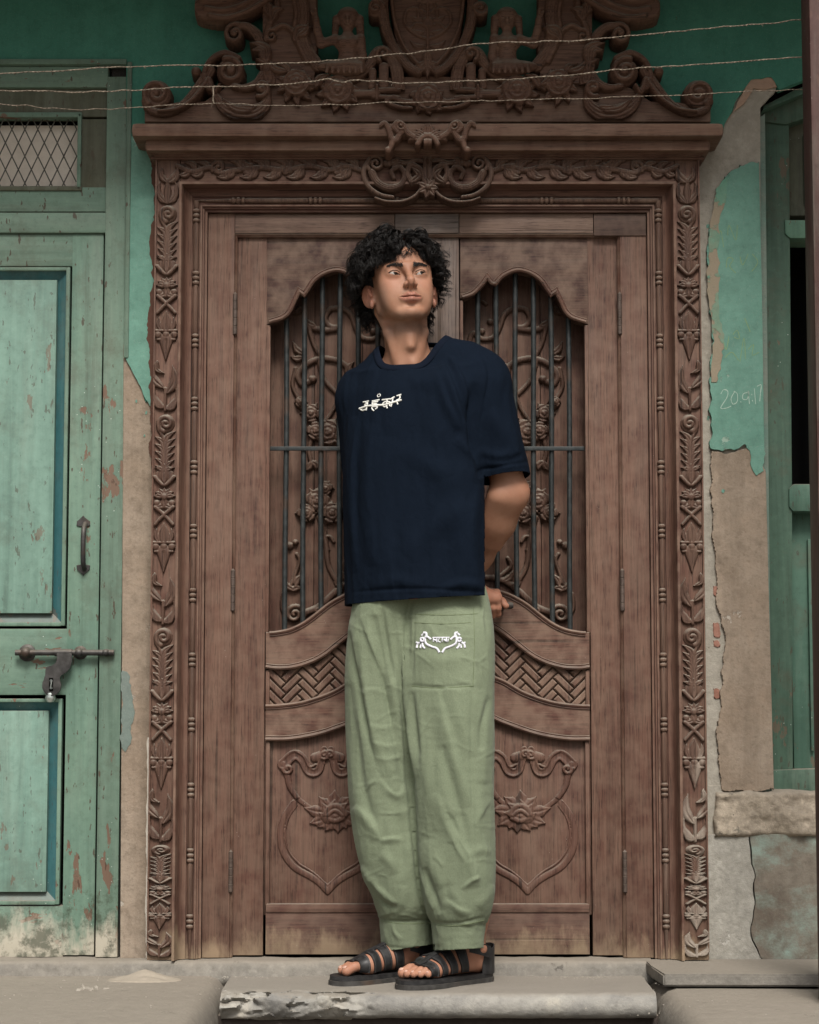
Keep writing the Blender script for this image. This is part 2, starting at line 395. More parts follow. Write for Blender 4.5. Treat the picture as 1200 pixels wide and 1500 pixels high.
DUST = (.25, .22, .18)
def wood(name, dark, mid, light, axis='z', dust=.5, bleach=0., lime=0., rough=.62):
    m = Mt(name, rough, .25)
    g = {'z': (26, 26, 1.6), 'x': (1.6, 26, 26)}[axis]; fg = {'z': (210, 210, 7), 'x': (7, 210, 210)}[axis]
    a = m.noise(g, detail=6, rough=.6, dist=.6); f = m.noise(fg, detail=3, rough=.6); b = m.noise({'z': (11, 11, 1.6), 'x': (1.6, 11, 11)}[axis], detail=5, rough=.62)
    c = m.mix(m.rng(a, .22, .60), dark, mid); c = m.mix(m.rng(b, .42, .68, 0, .75), c, light)
    c = m.mix(m.rng(f, .36, .52, .42, 0), c, tuple(q * .45 for q in dark)); pr_ = m.noise({'z': (320, 320, 22), 'x': (22, 320, 320)}[axis], detail=2, loc=(3, 3, 3)); c = m.mix(m.rng(pr_, .58, .66, 0, .6), c, tuple(q * .35 for q in dark)); c = m.mix(m.rng(f, .56, .70, 0, .5), c, light)
    crack = m.noise({'z': (60, 60, 1.1), 'x': (1.1, 60, 60)}[axis], detail=2, loc=(4, 2, 9))
    c = m.mix(m.rng(crack, .68, .70, 0, .75), c, (.02, .012, .009))
    gry = m.noise({'z': (6, 6, 1.2), 'x': (1.2, 6, 6)}[axis], detail=6, rough=.7, loc=(9, 1, 3)); c = m.mix(m.rng(gry, .54, .72, 0, .35), c, (.165, .110, .085))
    if bleach:
        z = m.xyz()[2]; e = m.noise((14, 14, 5), detail=6, rough=.7)
        w = m.math('SUBTRACT', m.rng(z, .0, .12, 1.05, -.1), m.rng(e, .3, .7, 0, 1.)); c = m.mix(m.rng(w, -.02, .5, 0, bleach), c, (.40, .30, .19))
        w2 = m.math('SUBTRACT', m.rng(z, .0, .30, .95, 0.), m.rng(m.noise((7, 7, 4), detail=5, loc=(3, 3, 3)), .3, .75)); c = m.mix(m.rng(w2, -.1, .6, 0, .5), c, (.055, .038, .03))
    if lime:
        z = m.xyz()[2]; x = m.xyz()[0]
        w = m.math('ADD', m.rng(z, .0, .75, .75, -.3), m.rng(m.noise((20, 20, 9), detail=5), .3, .7, -.5, .3)); c = m.mix(m.math('MULTIPLY', m.rng(w, .1, .6, 0, lime), m.rng(x, .62, .72)), c, (.46, .41, .34))
    if dust:
        d = m.math('MULTIPLY', m.up(.2, .95), m.rng(m.noise(40, detail=3), .25, .7, .35, 1.)); c = m.mix(m.math('MULTIPLY', d, dust * 1.5), c, DUST)
    wr = m.math('MULTIPLY', m.rng(m.geo.outputs['Pointiness'], .53, .60), m.rng(m.noise(24, detail=4, loc=(6, 1, 6)), .35, .62)); c = m.mix(m.math('MULTIPLY', wr, .5), c, (.24, .165, .12))
    sk = m.noise({'z': (75, 75, 2.6), 'x': (2.6, 75, 75)}[axis], detail=4, rough=.7, loc=(2, 5, 8)); c = m.mix(m.rng(sk, .62, .74, 0, .28), c, (.21, .135, .096)); c = m.mix(m.rng(m.noise({'z': (16, 16, 4), 'x': (4, 16, 16)}[axis], detail=6, rough=.72, loc=(1, 9, 5)), .58, .72, 0, .35), c, tuple(q * .5 for q in dark))
    s = m.vor(90); sp = m.noise(30, detail=2, loc=(7, 7, 7)); c = m.mix(m.math('MULTIPLY', m.rng(s, .07, .05), m.rng(sp, .6, .66, 0, .55)), c, (.5, .45, .4))
    m.col(c); m.L(m.rng(a, .3, .7, rough - .1, rough + .18), m.b.inputs['Roughness'])
    m.bump(f, .35, .0012); m.bump(a, .25, .002); m.bump(m.rng(crack, .66, .70, 1, 0), .4, .0015); return m.m
WOODZ = wood('teak_upright', (.066, .031, .022), (.115, .056, .040), (.158, .091, .064), 'z', .5, .75)
WOODX = wood('teak_level', (.060, .028, .020), (.104, .049, .036), (.146, .080, .057), 'x', .65, .85)
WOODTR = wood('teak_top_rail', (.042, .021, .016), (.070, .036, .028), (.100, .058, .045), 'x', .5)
WOODP = wood('teak_panel', (.060, .029, .021), (.104, .051, .037), (.142, .081, .057), 'z', .55)
WOODC = wood('teak_carved', (.050, .026, .018), (.092, .050, .035), (.135, .084, .060), 'z', .8, 0, .65)
WOODT = wood('teak_crest', (.075, .037, .025), (.125, .066, .045), (.160, .094, .066), 'x', .85)
WOODB = wood('teak_patch_pale', (.10, .06, .045), (.155, .098, .075), (.21, .145, .115), 'x', .4)
WOODG = wood('teak_patch_grey', (.07, .055, .048), (.115, .09, .08), (.20, .17, .155), 'x', .6)
WOODD = wood('teak_patch_dark', (.032, .018, .014), (.055, .032, .026), (.08, .048, .04), 'x', .3)
WOODS = wood('teak_worn_stile', (.055, .038, .032), (.105, .072, .06), (.20, .17, .155), 'z', .4, .5)

def paint(name, base, var, chip=.5, under=(.125, .072, .050), dirt=.5, pale=0., axis='z', grime=(.085, .075, .052)):
    """old house paint on wood: brush streaks, chips down to the wood, grey dust"""
    m = Mt(name, .62, .25); g = {'z': (40, 40, 2.2), 'x': (2.2, 40, 40)}[axis]
    a = m.noise(g, detail=5, rough=.6, dist=.3); b = m.noise(4.2, detail=5, rough=.62); big = m.noise(1.6, detail=3, loc=(5, 5, 1))
    c = m.mix(m.rng(b, .32, .70), base, var); c = m.mix(m.rng(m.noise({'z': (7, 7, .9), 'x': (.9, 7, 7)}[axis], detail=6, rough=.72, loc=(4, 4, 7)), .50, .72, 0, .55), c, (.19, .215, .175)); c = m.mix(m.rng(m.noise({'z': (30, 30, 1.5), 'x': (1.5, 30, 30)}[axis], detail=5, rough=.7, loc=(8, 4, 2)), .56, .74, 0, .5), c, tuple(q * .5 for q in grime)); c = m.mix(m.rng(a, .38, .7, 0, .35), c, tuple(min(1, q * 1.5 + .03) for q in base))
    c = m.mix(m.rng(a, .42, .30, 0, .3), c, tuple(q * .6 for q in base))
    c = m.mix(m.rng(m.noise(9, detail=6, rough=.7, loc=(2, 8, 4)), .52, .75, 0, dirt), c, grime)
    mt_ = m.noise(46, detail=7, rough=.75, loc=(6, 6, 2)); c = m.mix(m.rng(mt_, .52, .70, 0, .45), c, tuple(q * .55 for q in base)); c = m.mix(m.rng(mt_, .46, .30, 0, .35), c, tuple(min(1, q * 1.35 + .02) for q in base))
    k = m.noise((26, 26, 9) if axis == 'z' else (9, 26, 26), detail=5, rough=.62, loc=(1, 6, 2)); kk = m.noise(3.0, detail=2, loc=(8, 0, 8))
    t = m.math('ADD', k, m.rng(kk, .35, .7, -.10, .07))
    f = m.rng(t, .625, .64, 0, chip); c = m.mix(f, c, m.mix(m.rng(a, .3, .7), under, tuple(q * 1.35 for q in under)))
    sc = m.noise((90, 90, 30), detail=3, loc=(3, 1, 1)); c = m.mix(m.rng(sc, .655, .68, 0, chip * .9), c, tuple(q * .5 for q in under))
    if pale:
        z = m.xyz()[2]; e = m.noise((16, 16, 5), detail=6, rough=.7, loc=(1, 1, 1))
        w = m.math('SUBTRACT', m.rng(z, .0, .16, .95, -.1), m.rng(e, .28, .72, 0, .9)); c = m.mix(m.rng(w, -.10, .35, 0, pale), c, (.46, .42, .34))
        w = m.math('SUBTRACT', m.rng(z, .10, .26, .75, 0.), m.rng(m.noise(18, detail=6, rough=.75, loc=(5, 3, 1)), .3, .65, 0, 1)); c = m.mix(m.rng(w, .05, .4, 0, .75), c, (.05, .06, .04))
    c = m.mix(m.math('MULTIPLY', m.up(.2, .9), .8), c, DUST); w = m.vor(55); c = m.mix(m.math('MULTIPLY', m.rng(w, .08, .06), m.rng(kk, .55, .6, 0, .6)), c, (.55, .6, .55))
    m.col(c); m.bump(a, .2, .0015); m.bump(m.rng(f, 0, 1, 1, 0), .5, .0012); m.bump(b, .25, .004); return m.m
GREEN = paint('sage_paint', (.128, .205, .152), (.092, .160, .124), .9, dirt=.5, pale=.9)
GREENX = paint('sage_paint_level', (.124, .195, .145), (.090, .152, .118), .9, dirt=.55, axis='x', pale=.9)
GREENF = paint('sage_paint_post', (.118, .180, .135), (.092, .142, .108), .9, dirt=.6, pale=.95)
GREENP = paint('sage_paint_panel', (.158, .262, .212), (.118, .200, .165), .6, dirt=.4)
TEAL = paint('teal_paint', (.030, .108, .120), (.042, .130, .135), .45, dirt=.45)
GREENW = paint('bottle_paint', (.058, .108, .076), (.042, .078, .056), .6, dirt=.7)
GREENL = paint('jade_paint', (.062, .128, .092), (.048, .098, .072), .6, dirt=.65)
GRUNGE = paint('grimy_olive_paint', (.078, .085, .056), (.062, .060, .040), .5, dirt=.6)
PEEL = paint('peeling_rail_paint', (.10, .20, .14), (.09, .17, .12), 1., under=(.24, .16, .10), dirt=.3)

def plaster(name, base, var, spots=.3, chips=None, amt=.0, rough=.85, bs=.5, streak=0., scale=1., speck=.10):
    m = Mt(name, rough, .15); a = m.noise(3.5 * scale, detail=6, rough=.65); b = m.noise(22 * scale, detail=5, rough=.65); c0 = m.noise(120, detail=3)
    c = m.mix(m.rng(a, .33, .68), base, var); c = m.mix(m.rng(b, .5, .75, 0, spots), c, tuple(q * .55 for q in base)); c = m.mix(m.rng(b, .45, .25, 0, spots), c, tuple(min(1, q * 1.35 + .01) for q in base))
    md = m.noise(70, detail=6, rough=.75, loc=(9, 3, 3)); c = m.mix(m.rng(md, .52, .72, 0, spots * .9), c, tuple(q * .5 for q in base)); c = m.mix(m.rng(md, .46, .28, 0, spots * .7), c, tuple(min(1, q * 1.3 + .015) for q in base))
    if streak: c = m.mix(m.rng(m.noise((14, 14, 1.1), detail=5, rough=.7), .48, .75, 0, streak), c, tuple(q * .45 for q in base))
    if chips:
        k = m.noise(11, detail=7, rough=.7, loc=(3, 7, 1)); f = m.rng(k, .60 - amt, .62 - amt); c = m.mix(f, c, chips)
        m.bump(m.rng(f, 0, 1, 1, 0), .6, .002)
    c = m.mix(m.rng(m.noise(300, detail=1), .62, .7, 0, speck), c, (.45, .42, .37)); c = m.mix(m.math('MULTIPLY', m.up(.3, .9), .7), c, DUST)
    m.col(c); m.bump(b, bs, .006); m.bump(c0, bs * .6, .0015); return m.m
TURQ = plaster('turquoise_limewash', (.120, .252, .198), (.150, .288, .232), .45, (.25, .34, .28), -.06, .75, .3, .12)
TURQTOP = plaster('turquoise_wall_paint', (.052, .190, .140), (.066, .215, .160), .40, (.10, .10, .06), -.10, .7, .3, .25)
BROWNP = plaster('brown_mud_plaster', (.225, .172, .126), (.310, .255, .200), .6, (.36, .32, .27), -.06, .9, .8, .45)
MORTAR = plaster('pale_lime_mortar', (.36, .335, .285), (.28, .255, .212), .5, (.24, .20, .155), -.07, .9, .9, .3)
BASEP = plaster('grey_cement_render', (.36, .345, .305), (.255, .24, .205), .6, (.44, .42, .38), -.05, .9, .9, .15, 1.6)
def stained():
    m = Mt('stained_green_render', .9, .12); a = m.noise(4.5, detail=7, rough=.72); b = m.noise(26, detail=6, rough=.7); w = m.noise((5, 5, 7), detail=7, rough=.75, loc=(2, 2, 6))
    c = m.mix(m.rng(a, .34, .66), (.125, .10, .078), (.235, .21, .172)); c = m.mix(m.rng(b, .45, .7, 0, .55), c, (.085, .07, .056)); c = m.mix(m.math('MULTIPLY', m.rng(w, .46, .66), m.rng(b, .62, .38, .25, .95)), c, (.25, .34, .295))
    m.col(c); m.bump(b, .7, .005); m.bump(m.noise(140, detail=3), .4, .0015); return m.m
BASEB = stained()
LEDGE = plaster('sandy_ledge_render', (.37, .315, .245), (.22, .185, .145), .8, (.14, .125, .10), -.02, .9, .9, .3, 2.)
BRICK = plaster('old_red_brick', (.26, .12, .085), (.31, .17, .13), .4, None, 0, .9, .8)
GREYP = plaster('grey_green_patch', (.135, .175, .155), (.17, .20, .18), .4, None, 0, .85, .5)
DARKIN = plaster('dark_rubble_core', (.030, .028, .026), (.04, .037, .034), .3)
FLOOR = plaster('dusty_stone_floor', (.245, .222, .190), (.175, .158, .136), .7, (.19, .172, .15), -.035, .9, .6, 0, 1.7)
SLABM = plaster('grey_slab_stone', (.225, .208, .180), (.165, .155, .138), .6, (.12, .11, .098), -.05, .85, .5, 0, 1.8)
def stone(name):
    m = Mt(name, .85, .2); a = m.noise(7, detail=7, rough=.7); b = m.noise(45, detail=5, rough=.7); n = m.xyz(m.geo.outputs['Normal'])
    c = m.mix(m.rng(a, .35, .66), (.17, .165, .155), (.33, .315, .28)); c = m.mix(m.rng(b, .55, .72, 0, .4), c, (.09, .082, .074)); c = m.mix(m.rng(a, .60, .70, 0, .5), c, (.42, .38, .31))
    c = m.mix(m.math('MULTIPLY', m.up(.72, .97), .9), c, (.235, .212, .18)); m.col(c); m.bump(b, .8, .004); m.bump(a, .5, .01); return m.m
STONE = stone('weathered_stone')
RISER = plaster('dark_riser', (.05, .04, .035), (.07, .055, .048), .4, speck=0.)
STREET = plaster('street_asphalt', (.085, .08, .072), (.12, .11, .10), .3)
CEIL = plaster('porch_soffit', (.14, .13, .11), (.18, .165, .14), .3)
SAND = plaster('sand_heap', (.42, .36, .28), (.36, .31, .25), .3)

def metal(name, base, dust=.6, met=.6, rough=.5):
    m = Mt(name, rough, .4); m.b.inputs['Metallic'].default_value = met; a = m.noise(60, detail=4); b = m.noise(12, detail=4)
    c = m.mix(m.rng(a, .4, .65), base, tuple(q * 1.6 + .01 for q in base)); c = m.mix(m.rng(b, .56, .7, 0, .5), c, (.09, .05, .03))
    c = m.mix(m.math('MULTIPLY', m.up(-.1, .8), dust), c, DUST); m.col(c); m.bump(a, .25, .0015); return m.m
IRON = metal('black_iron', (.026, .025, .025), .38, .3, .55)
BARM = metal('painted_grille_iron', (.014, .018, .019), .16, .15, .5)
HINGE = metal('rusty_hinge_iron', (.06, .042, .034), .4, .3, .6)
MESHM = metal('old_wire_lath', (.055, .055, .045), .4, .2, .6)
SILVER = metal('worn_steel', (.40, .44, .42), .2, .8, .35)
DARK = Mt('unlit_room', .95, 0).col((.006, .006, .006)).m  # near-black colour stands in for the darkness of unlit spaces
CREAM = plaster('pale_board_behind_mesh', (.66, .60, .53), (.58, .52, .45), .2)
POSTM = paint('oxide_brown_paint', (.062, .028, .023), (.05, .024, .02), .2, dirt=.2)
def rope():
    m = Mt('twine', .85, .1); a = m.noise(130, detail=3); m.col(m.mix(m.rng(a, .35, .65), (.095, .076, .058), (.25, .205, .16))); m.bump(a, .6, .002); return m.m
TWINE = rope()
CHALK = Mt('chalk', .9, .05).col((.36, .47, .40)).m
OCHRE = Mt('ochre_scratch', .9, .05).col((.20, .30, .15)).m
LIMEW = plaster('white_lime', (.55, .51, .44), (.48, .44, .38), .2)
FLAKE = plaster('fallen_plaster_flake', (.36, .33, .285), (.28, .255, .215), .2)

# ================================================================== THE GROUND
FZ = -.036                                        # top of the stone platform; z = 0 is the door sill
def slab_mesh(name, x0, x1, y0, y1, th, mat, parent=None, nose='front', rough=.0012, broken=None, step=.012, r=None):
    """stone slab with a rounded nose: rows run along the edge, columns follow top -> nose -> underside"""
    r = r or th / 2; A = np.linspace(-math.pi / 2, math.pi / 2, 26 if nose == 'front' else 9)
    if nose == 'front':
        n = int((x1 - x0) / step); u = np.linspace(x0, x1, n); pr = [(y1 + (y0 + r - y1) * t, FZ) for t in list(np.linspace(0, .7, 6)) + list(np.linspace(.74, 1, 22))] + [(y0 + r - r * math.cos(a), FZ - th / 2 + th / 2 * math.sin(-a)) for a in A[1:]] + [(y1, FZ - th)]
        V = np.array([[(x, y, z) for y, z in pr] for x in u])
    else:
        s = 1 if nose == 'right' else -1; e = x1 if s > 0 else x0; b = x0 if s > 0 else x1
        n = int((y1 - y0) / step); u = np.linspace(y0, y1, n); pr = [(b + (e - s * r - b) * t, FZ) for t in np.linspace(0, 1, 26)] + [(e - s * r + s * r * math.cos(a), FZ - th / 2 + th / 2 * math.sin(-a)) for a in A[1:]] + [(b, FZ - th)]
        V = np.array([[(x, y, z) for x, z in pr] for y in u])
    sh = V.shape; V = V.reshape(-1, 3); d = fbm(V * 26, 4) * rough + fbm(V * 5, 3) * rough * 1.2
    V[:, 2] += d * .8; V[:, 1] += fbm(V * 22 + 5, 4) * rough * 1.5
    if broken is not None:
        q = np.clip((broken - V[:, 0]) / .10, 0, 1) * np.clip((y0 + .07 - V[:, 1]) / .05, 0, 1)
        sd = RNG.uniform((broken - .45, y0 - .02, FZ - th - .01), (broken + .12, y0 + .10, FZ + .02), (150, 3)); sw = sd * (1, 1, 1); dr = RNG.normal(size=(150, 3)) * (.5, .3, .9); of = RNG.uniform(0, .020, 150); mk = np.nonzero(q > 0)[0]
        P_ = V[mk] + fbm(V[mk] * 40, 2)[:, None] * .004; D_ = ((P_[:, None] - sd[None]) * (.55, 1, 1.6)); ne = np.argmin((D_ ** 2).sum(2), 1); fd = ((P_ - sd[ne]) * dr[ne]).sum(1) * .55 + of[ne]; V[mk, 1] += q[mk] * np.clip(fd, -.002, .035); V[mk, 2] -= q[mk] * np.clip(fd, 0, .03) * .35
        h_ = V[:, 2] - V[:, 0] * .28; st3 = np.stack([V[:, 0] * 7, V[:, 1] * 6, h_ * 34], 1); cr = fbm(st3, 3, .5); lay = .5 + .5 * np.sin(2 * np.pi * (h_ * 30 + 1.0 * fbm(st3 * .6 + 9, 2)))
        V[:, 1] += q * (np.clip(cr + .3, 0, 2) * .006 + lay * .002 + np.abs(fbm(V * 60, 3)) * .003)
    V = V.reshape(sh); nu, nv = sh[:2]; idx = np.arange(nu * nv).reshape(nu, nv)
    F = np.stack([idx[:-1, :-1], idx[1:, :-1], idx[1:, 1:], idx[:-1, 1:]], -1).reshape(-1, 4)
    B = np.stack([idx[:-1, -1], idx[1:, -1], idx[1:, 0], idx[:-1, 0]], -1)
    o = mesh_obj(name, V, F.tolist() + B.tolist() + [idx[0].tolist(), idx[-1, ::-1].tolist()], mat, parent)
    bm = bmesh.new(); bm.from_mesh(o.data); bmesh.ops.recalc_face_normals(bm, faces=bm.faces); bm.to_mesh(o.data); bm.free()
    o.data.polygons.foreach_set('use_smooth', np.ones(len(o.data.polygons), bool)); o.data.set_sharp_from_angle(angle=rad(60))
    return o
def floor_xy(px, py, z=FZ):
    u = (px - 600) / FPX; v = (750 - py) / FPX; dy = math.cos(PITCH) - v * math.sin(PITCH); dz = math.sin(PITCH) + v * math.cos(PITCH); t = (z - CAMZ) / dz
    return u * t, -DIST + dy * t
street = box('street', -30, 30, -60, -.1, -.75, -.62, STREET, None, 0); tag(street, kind='structure')
XL, YE = floor_xy(319, 1456); XR, _ = floor_xy(966, 1456)
pv = slab_mesh('pavement', -2.6, XL, -2.2, .05, .16, FLOOR, None, 'right', r=.05); tag(pv, kind='structure')
pv2 = slab_mesh('pavement', XR, 2.6, -2.2, .05, .16, FLOOR, None, 'left', r=.05); tag(pv2, kind='structure')
st = slab_mesh('step', XL + .004, XR - .006, YE, .05, .058, STONE, None, 'front', broken=X(560, 1456, YE), step=.0035); tag(st, kind='structure')
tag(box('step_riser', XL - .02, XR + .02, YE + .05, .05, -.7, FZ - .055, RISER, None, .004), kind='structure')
def sillmesh():
    n, m = 260, 9; u = np.linspace(-2.6, X(948), n); pr = [(.06, .0), (-.012, .0), (-.024, -.002), (-.030, -.008), (-.033, -.018), (-.036, -.028), (-.040, -.040), (-.042, -.06), (.06, -.06)]
    V = np.array([[(x, y, z) for y, z in pr] for x in u]).reshape(-1, 3); V[:, 1] += fbm(V * 30, 4) * .004 * (V[:, 1] < .05); V[:, 2] += fbm(V * 20 + 3, 4) * .0022 - .001
    i = np.arange(n * m).reshape(n, m); return V, np.stack([i[:-1, :-1], i[1:, :-1], i[1:, 1:], i[:-1, 1:]], -1).reshape(-1, 4)
tag(mesh_obj('door_sill', *sillmesh(), SLABM), kind='structure')
# loose slab on the platform, in front of the pier
lx0, ly0 = floor_xy(972, 1449); lx1, ly1 = floor_xy(951, 1417, FZ + .03)
def loose():
    pts = [(lx0, ly0), (2.0, ly0 - .02), (2.0, .02), (lx1, .02), (lx1 + .005, ly1)]
    bm = bmesh.new(); a = [bm.verts.new((x, y, FZ + .034)) for x, y in pts]; b = [bm.verts.new((x, y, FZ + .006)) for x, y in pts]
    bm.faces.new(a); bm.faces.new(b[::-1])
    for i in range(5): bm.faces.new((a[i], b[i], b[(i + 1) % 5], a[(i + 1) % 5]))
    bmesh.ops.bevel(bm, geom=bm.edges[:], offset=.004, segments=2, affect='EDGES')
    return bm_obj('loose_slab', bm, SLABM, None, True)
tag(loose(), 'thin grey stone slab lying loose on the platform below the pier', 'stone slab')
tag(box('slab_wedge', 1.1, 1.5, -.2, 0, FZ - .003, FZ + .006, SLABM, None, .001), kind='structure')
bpy.data.objects['slab_wedge'].name = 'pavement_packing'

# ================================================================== THE HOUSE WALL
wall = empty('house_wall', (0, .04, 0), 'turquoise limewashed house wall with brown and grey patches of broken plaster', 'wall')
def sheet(name, pts, y0, mat, th=.012, bev=.0015, parent=wall): return plate(name, pp(pts, y0), y0, y0 + th, mat, parent, bev, 1)
box('rubble_core', -3.0, X(-500), .075, .5, -.3, 3.2, DARKIN, wall, 0)
box('rubble_core', X(150), X(250), .060, .5, -.3, 2.3, DARKIN, wall, 0)
box('rubble_core', X(1000), X(1126), .058, .5, -.3, 2.3, DARKIN, wall, 0)
box('rubble_core', -3.0, 3.0, .062, .5, Z(86), 3.2, DARKIN, wall, 0)
sheet('upper_plaster', jag([(-1700, -520), (2300, -520), (2300, -40), (1500, 40), (1205, 106), (1142, 132), (1130, 112), (1100, 116), (1076, 150), (1060, 188), (1040, 212), (990, 232), (990, 300), (255, 300), (236, 330)] , 3, 7, 3, {5, 6, 7, 8, 9, 10}) +
      jag([(230, 300), (226, 562), (214, 590), (207, 566), (196, 545), (186, 520), (186, 88), (-1700, 88)], 3.5, 6, 5, {0, 1, 2, 3, 4}), .030, TURQTOP, .03)
sheet('turquoise_strip', jag([(190, 200), (215, 196), (229, 230), (224, 560), (222, 600), (214, 585), (206, 566), (196, 548), (184, 525)], 2.5, 5, 8, {1, 2, 3, 4, 5, 6, 7}), .0275, TURQ, .004, .0008)
sheet('brown_plaster', jag([(181, 505), (224, 505), (219, 1404), (176, 1404)], 1.6, 7, 11, {1}), .034, BROWNP, .028)
sheet('grey_patch', jag([(179, 982), (186, 984), (194, 1020), (196, 1050), (192, 1085), (184, 1102), (178, 1095)], 3, 4, 12), .0325, GREYP, .004, .0006)
sheet('lime_strip', jag([(216, 1080), (222, 1080), (221, 1404), (213, 1404)], 1.5, 6, 13, {3}), .028, LIMEW, .03)
sheet('brown_paint_edge', jag([(204, 196), (222, 196), (232, 232), (230, 700), (222, 700), (220, 580), (217, 480), (224, 420), (219, 360), (226, 300), (222, 250), (210, 214)], 3.5, 3, 17, {4, 5, 6, 7, 8, 9, 10, 11}), .0268, plaster('brown_overpaint', (.085, .042, .030), (.11, .058, .042), .4, speck=.0), .004, .0005)
# the pier on the other side
pier = wall
sheet('pale_mortar', jag([(1016, 150), (1075, 132), (1100, 117), (1139, 116), (1136, 134), (1113, 158), (1114, 600), (1117, 1162), (1028, 1162)], 2, 7, 21, {1, 2, 3, 4}), .040, MORTAR, .03)
sheet('broken_edge', jag([(1062, 178), (1082, 146), (1102, 114), (1138, 113), (1140, 127), (1122, 131), (1104, 128), (1090, 152), (1068, 172)], 3, 5, 22), .033, plaster('pinkish_broken_plaster', (.36, .235, .17), (.40, .30, .23), .4), .009, .001)
tq = jag([(1084, 241), (1112, 236), (1116, 420), (1120, 668), (1104, 664), (1093, 650), (1078, 659), (1041, 657), (1040, 560), (1047, 500), (1036, 425), (1041, 330), (1052, 284), (1066, 258)], 4.5, 2.5, 23, {0, 3, 4, 5, 6, 7, 8, 9, 10, 11, 12, 13})
tqs = sheet('turquoise_paint', tq, .028, TURQ, .014, .0015)
sheet('worn_paint_edge', jag([(1060, 262), (1070, 256), (1052, 330), (1052, 430), (1060, 500), (1050, 560), (1042, 560), (1047, 500), (1035, 425), (1040, 330), (1050, 284)], 4, 5, 24), .0262, plaster('half_worn_paint', (.10, .30, .22), (.24, .22, .16), .4, (.26, .22, .16), .12), .003, .0006)
sheet('brown_plaster', jag([(1042, 662), (1078, 663), (1095, 655), (1106, 668), (1122, 690), (1127, 900), (1134, 1157), (1058, 1158), (1051, 1080), (1060, 965), (1062, 930), (1052, 890), (1048, 830), (1044, 760)], 3.5, 2.5, 25, {0, 1, 2, 3, 6, 7, 8, 9, 10, 11, 12, 13}), .030, BROWNP, .02, .002)
sheet('turquoise_flake', jag([(1097, 655), (1118, 652), (1119, 690), (1108, 697), (1100, 682)], 3, 4, 26), .0275, TURQ, .004, .0006)
for i, (a, b) in enumerate(((858, 874), (912, 934), (938, 948), (1008, 1024))): sheet('brick', jag([(1045, a), (1054, a + 1), (1055, b), (1046, b - 1)], 1.2, 3, 30 + i), .037, BRICK, .03, .002)
rf = np.random.default_rng(5)
for _ in range(16):                                              # islands of paint left round the broken edges
    t = rf.random(); cx_, cy_ = ((rf.uniform(1036, 1062), rf.uniform(245, 640)) if t < .55 else (rf.uniform(1046, 1116), rf.uniform(652, 720)) if t < .8 else (rf.uniform(184, 222), rf.uniform(545, 660))); r_ = rf.uniform(1.0, 3.6)
    sheet('paint_flake', jag([(cx_ + r_ * (.6 + .5 * rf.random()) * math.cos(a), cy_ + 1.5 * r_ * (.6 + .5 * rf.random()) * math.sin(a)) for a in np.linspace(0, 5.6, 7)], 2.4, 1.2, rf.uniform(0, 90)), .0385 if t < .55 else .0285 if t < .8 else .0325, TURQ, .003, .0)
# sill ledge and plinth
def rough_block(name, pts, y0, y1, mat, amp=.004, step=5, seed=0):
    """plastered block: its face is a fine grid pushed in and out"""
    g = np.array(pts); x0, y0p, x1, y1p = g[:, 0].min(), g[:, 1].min(), g[:, 0].max(), g[:, 1].max()
    nx, ny = int((x1 - x0) / step) + 2, int((y1p - y0p) / step) + 2; gx, gy = np.meshgrid(np.linspace(0, 1, nx), np.linspace(0, 1, ny))
    a, b, c, d = [np.array(q, float) for q in pts]                    # tl tr br bl
    q = (a * (1 - gx)[..., None] + b * gx[..., None]) * (1 - gy)[..., None] + (d * (1 - gx)[..., None] + c * gx[..., None]) * gy[..., None]
    edge = np.minimum(np.minimum(gx * (x1 - x0), (1 - gx) * (x1 - x0)), np.minimum(gy, 1 - gy) * (y1p - y0p))
    q = q + (fbm(np.stack([q[..., 0] * .05, q[..., 1] * .05, 0 * gx + seed], -1), 4, .6)[..., None] * np.array([2.2, 1.6]) * (edge < 1)[..., None])
    wx, wz = W(q[..., 0], q[..., 1], y0); h = fbm(np.stack([q[..., 0] * .035, q[..., 1] * .035, 0 * gx + seed + 4], -1), 5, .55) * amp + np.clip(1 - edge / 7, 0, 1) ** 2 * .010
    V = np.stack([wx, y0 + h, wz], -1).reshape(-1, 3); i = np.arange(nx * ny).reshape(ny, nx); F = np.stack([i[:-1, :-1], i[1:, :-1], i[1:, 1:], i[:-1, 1:]], -1).reshape(-1, 4)
    loop = np.concatenate([i[0], i[1:, -1], i[-1, -2::-1], i[-2:0:-1, 0]]); B = V[loop].copy(); B[:, 1] = y1; k = len(V) + np.arange(len(loop)); V = np.concatenate([V, B])
    S = np.stack([loop, np.roll(loop, -1), np.roll(k, -1), k], 1); o = mesh_obj(name, V, np.concatenate([F, S]), mat, wall)
    bm = bmesh.new(); bm.from_mesh(o.data); bmesh.ops.recalc_face_normals(bm, faces=bm.faces); bm.to_mesh(o.data); bm.free(); return o
rough_block('sill_ledge', [(1050, 1160), (1640, 1158), (1640, 1224), (1046, 1226)], .010, .3, LEDGE, .009, 3, 2)
sheet('pale_mortar', [(1029, 1150), (1060, 1150), (1060, 1240), (1046, 1300), (1046, 1405), (1030, 1405)], .034, MORTAR, .03)
crk = crom([(1098, 1222), (1101, 1262), (1108, 1285), (1102, 1300), (1106, 1330), (1099, 1366), (1108, 1390), (1118, 1407)], 7); ck = fbm(np.stack([crk[:, 1] * .09, 0 * crk[:, 1], 0 * crk[:, 1]], 1), 4, .6) * 1.6
ca_ = [(x + d - .8, y) for (x, y), d in zip(crk, ck)]; cb_ = [(x + d + .8 + .9 * max(0, math.sin(i * .35)), y) for i, ((x, y), d) in enumerate(zip(crk, ck))]
sheet('plinth_render', [(1660, 1222), (1660, 1408)] + cb_[::-1], .020, BASEB, .06, .001)
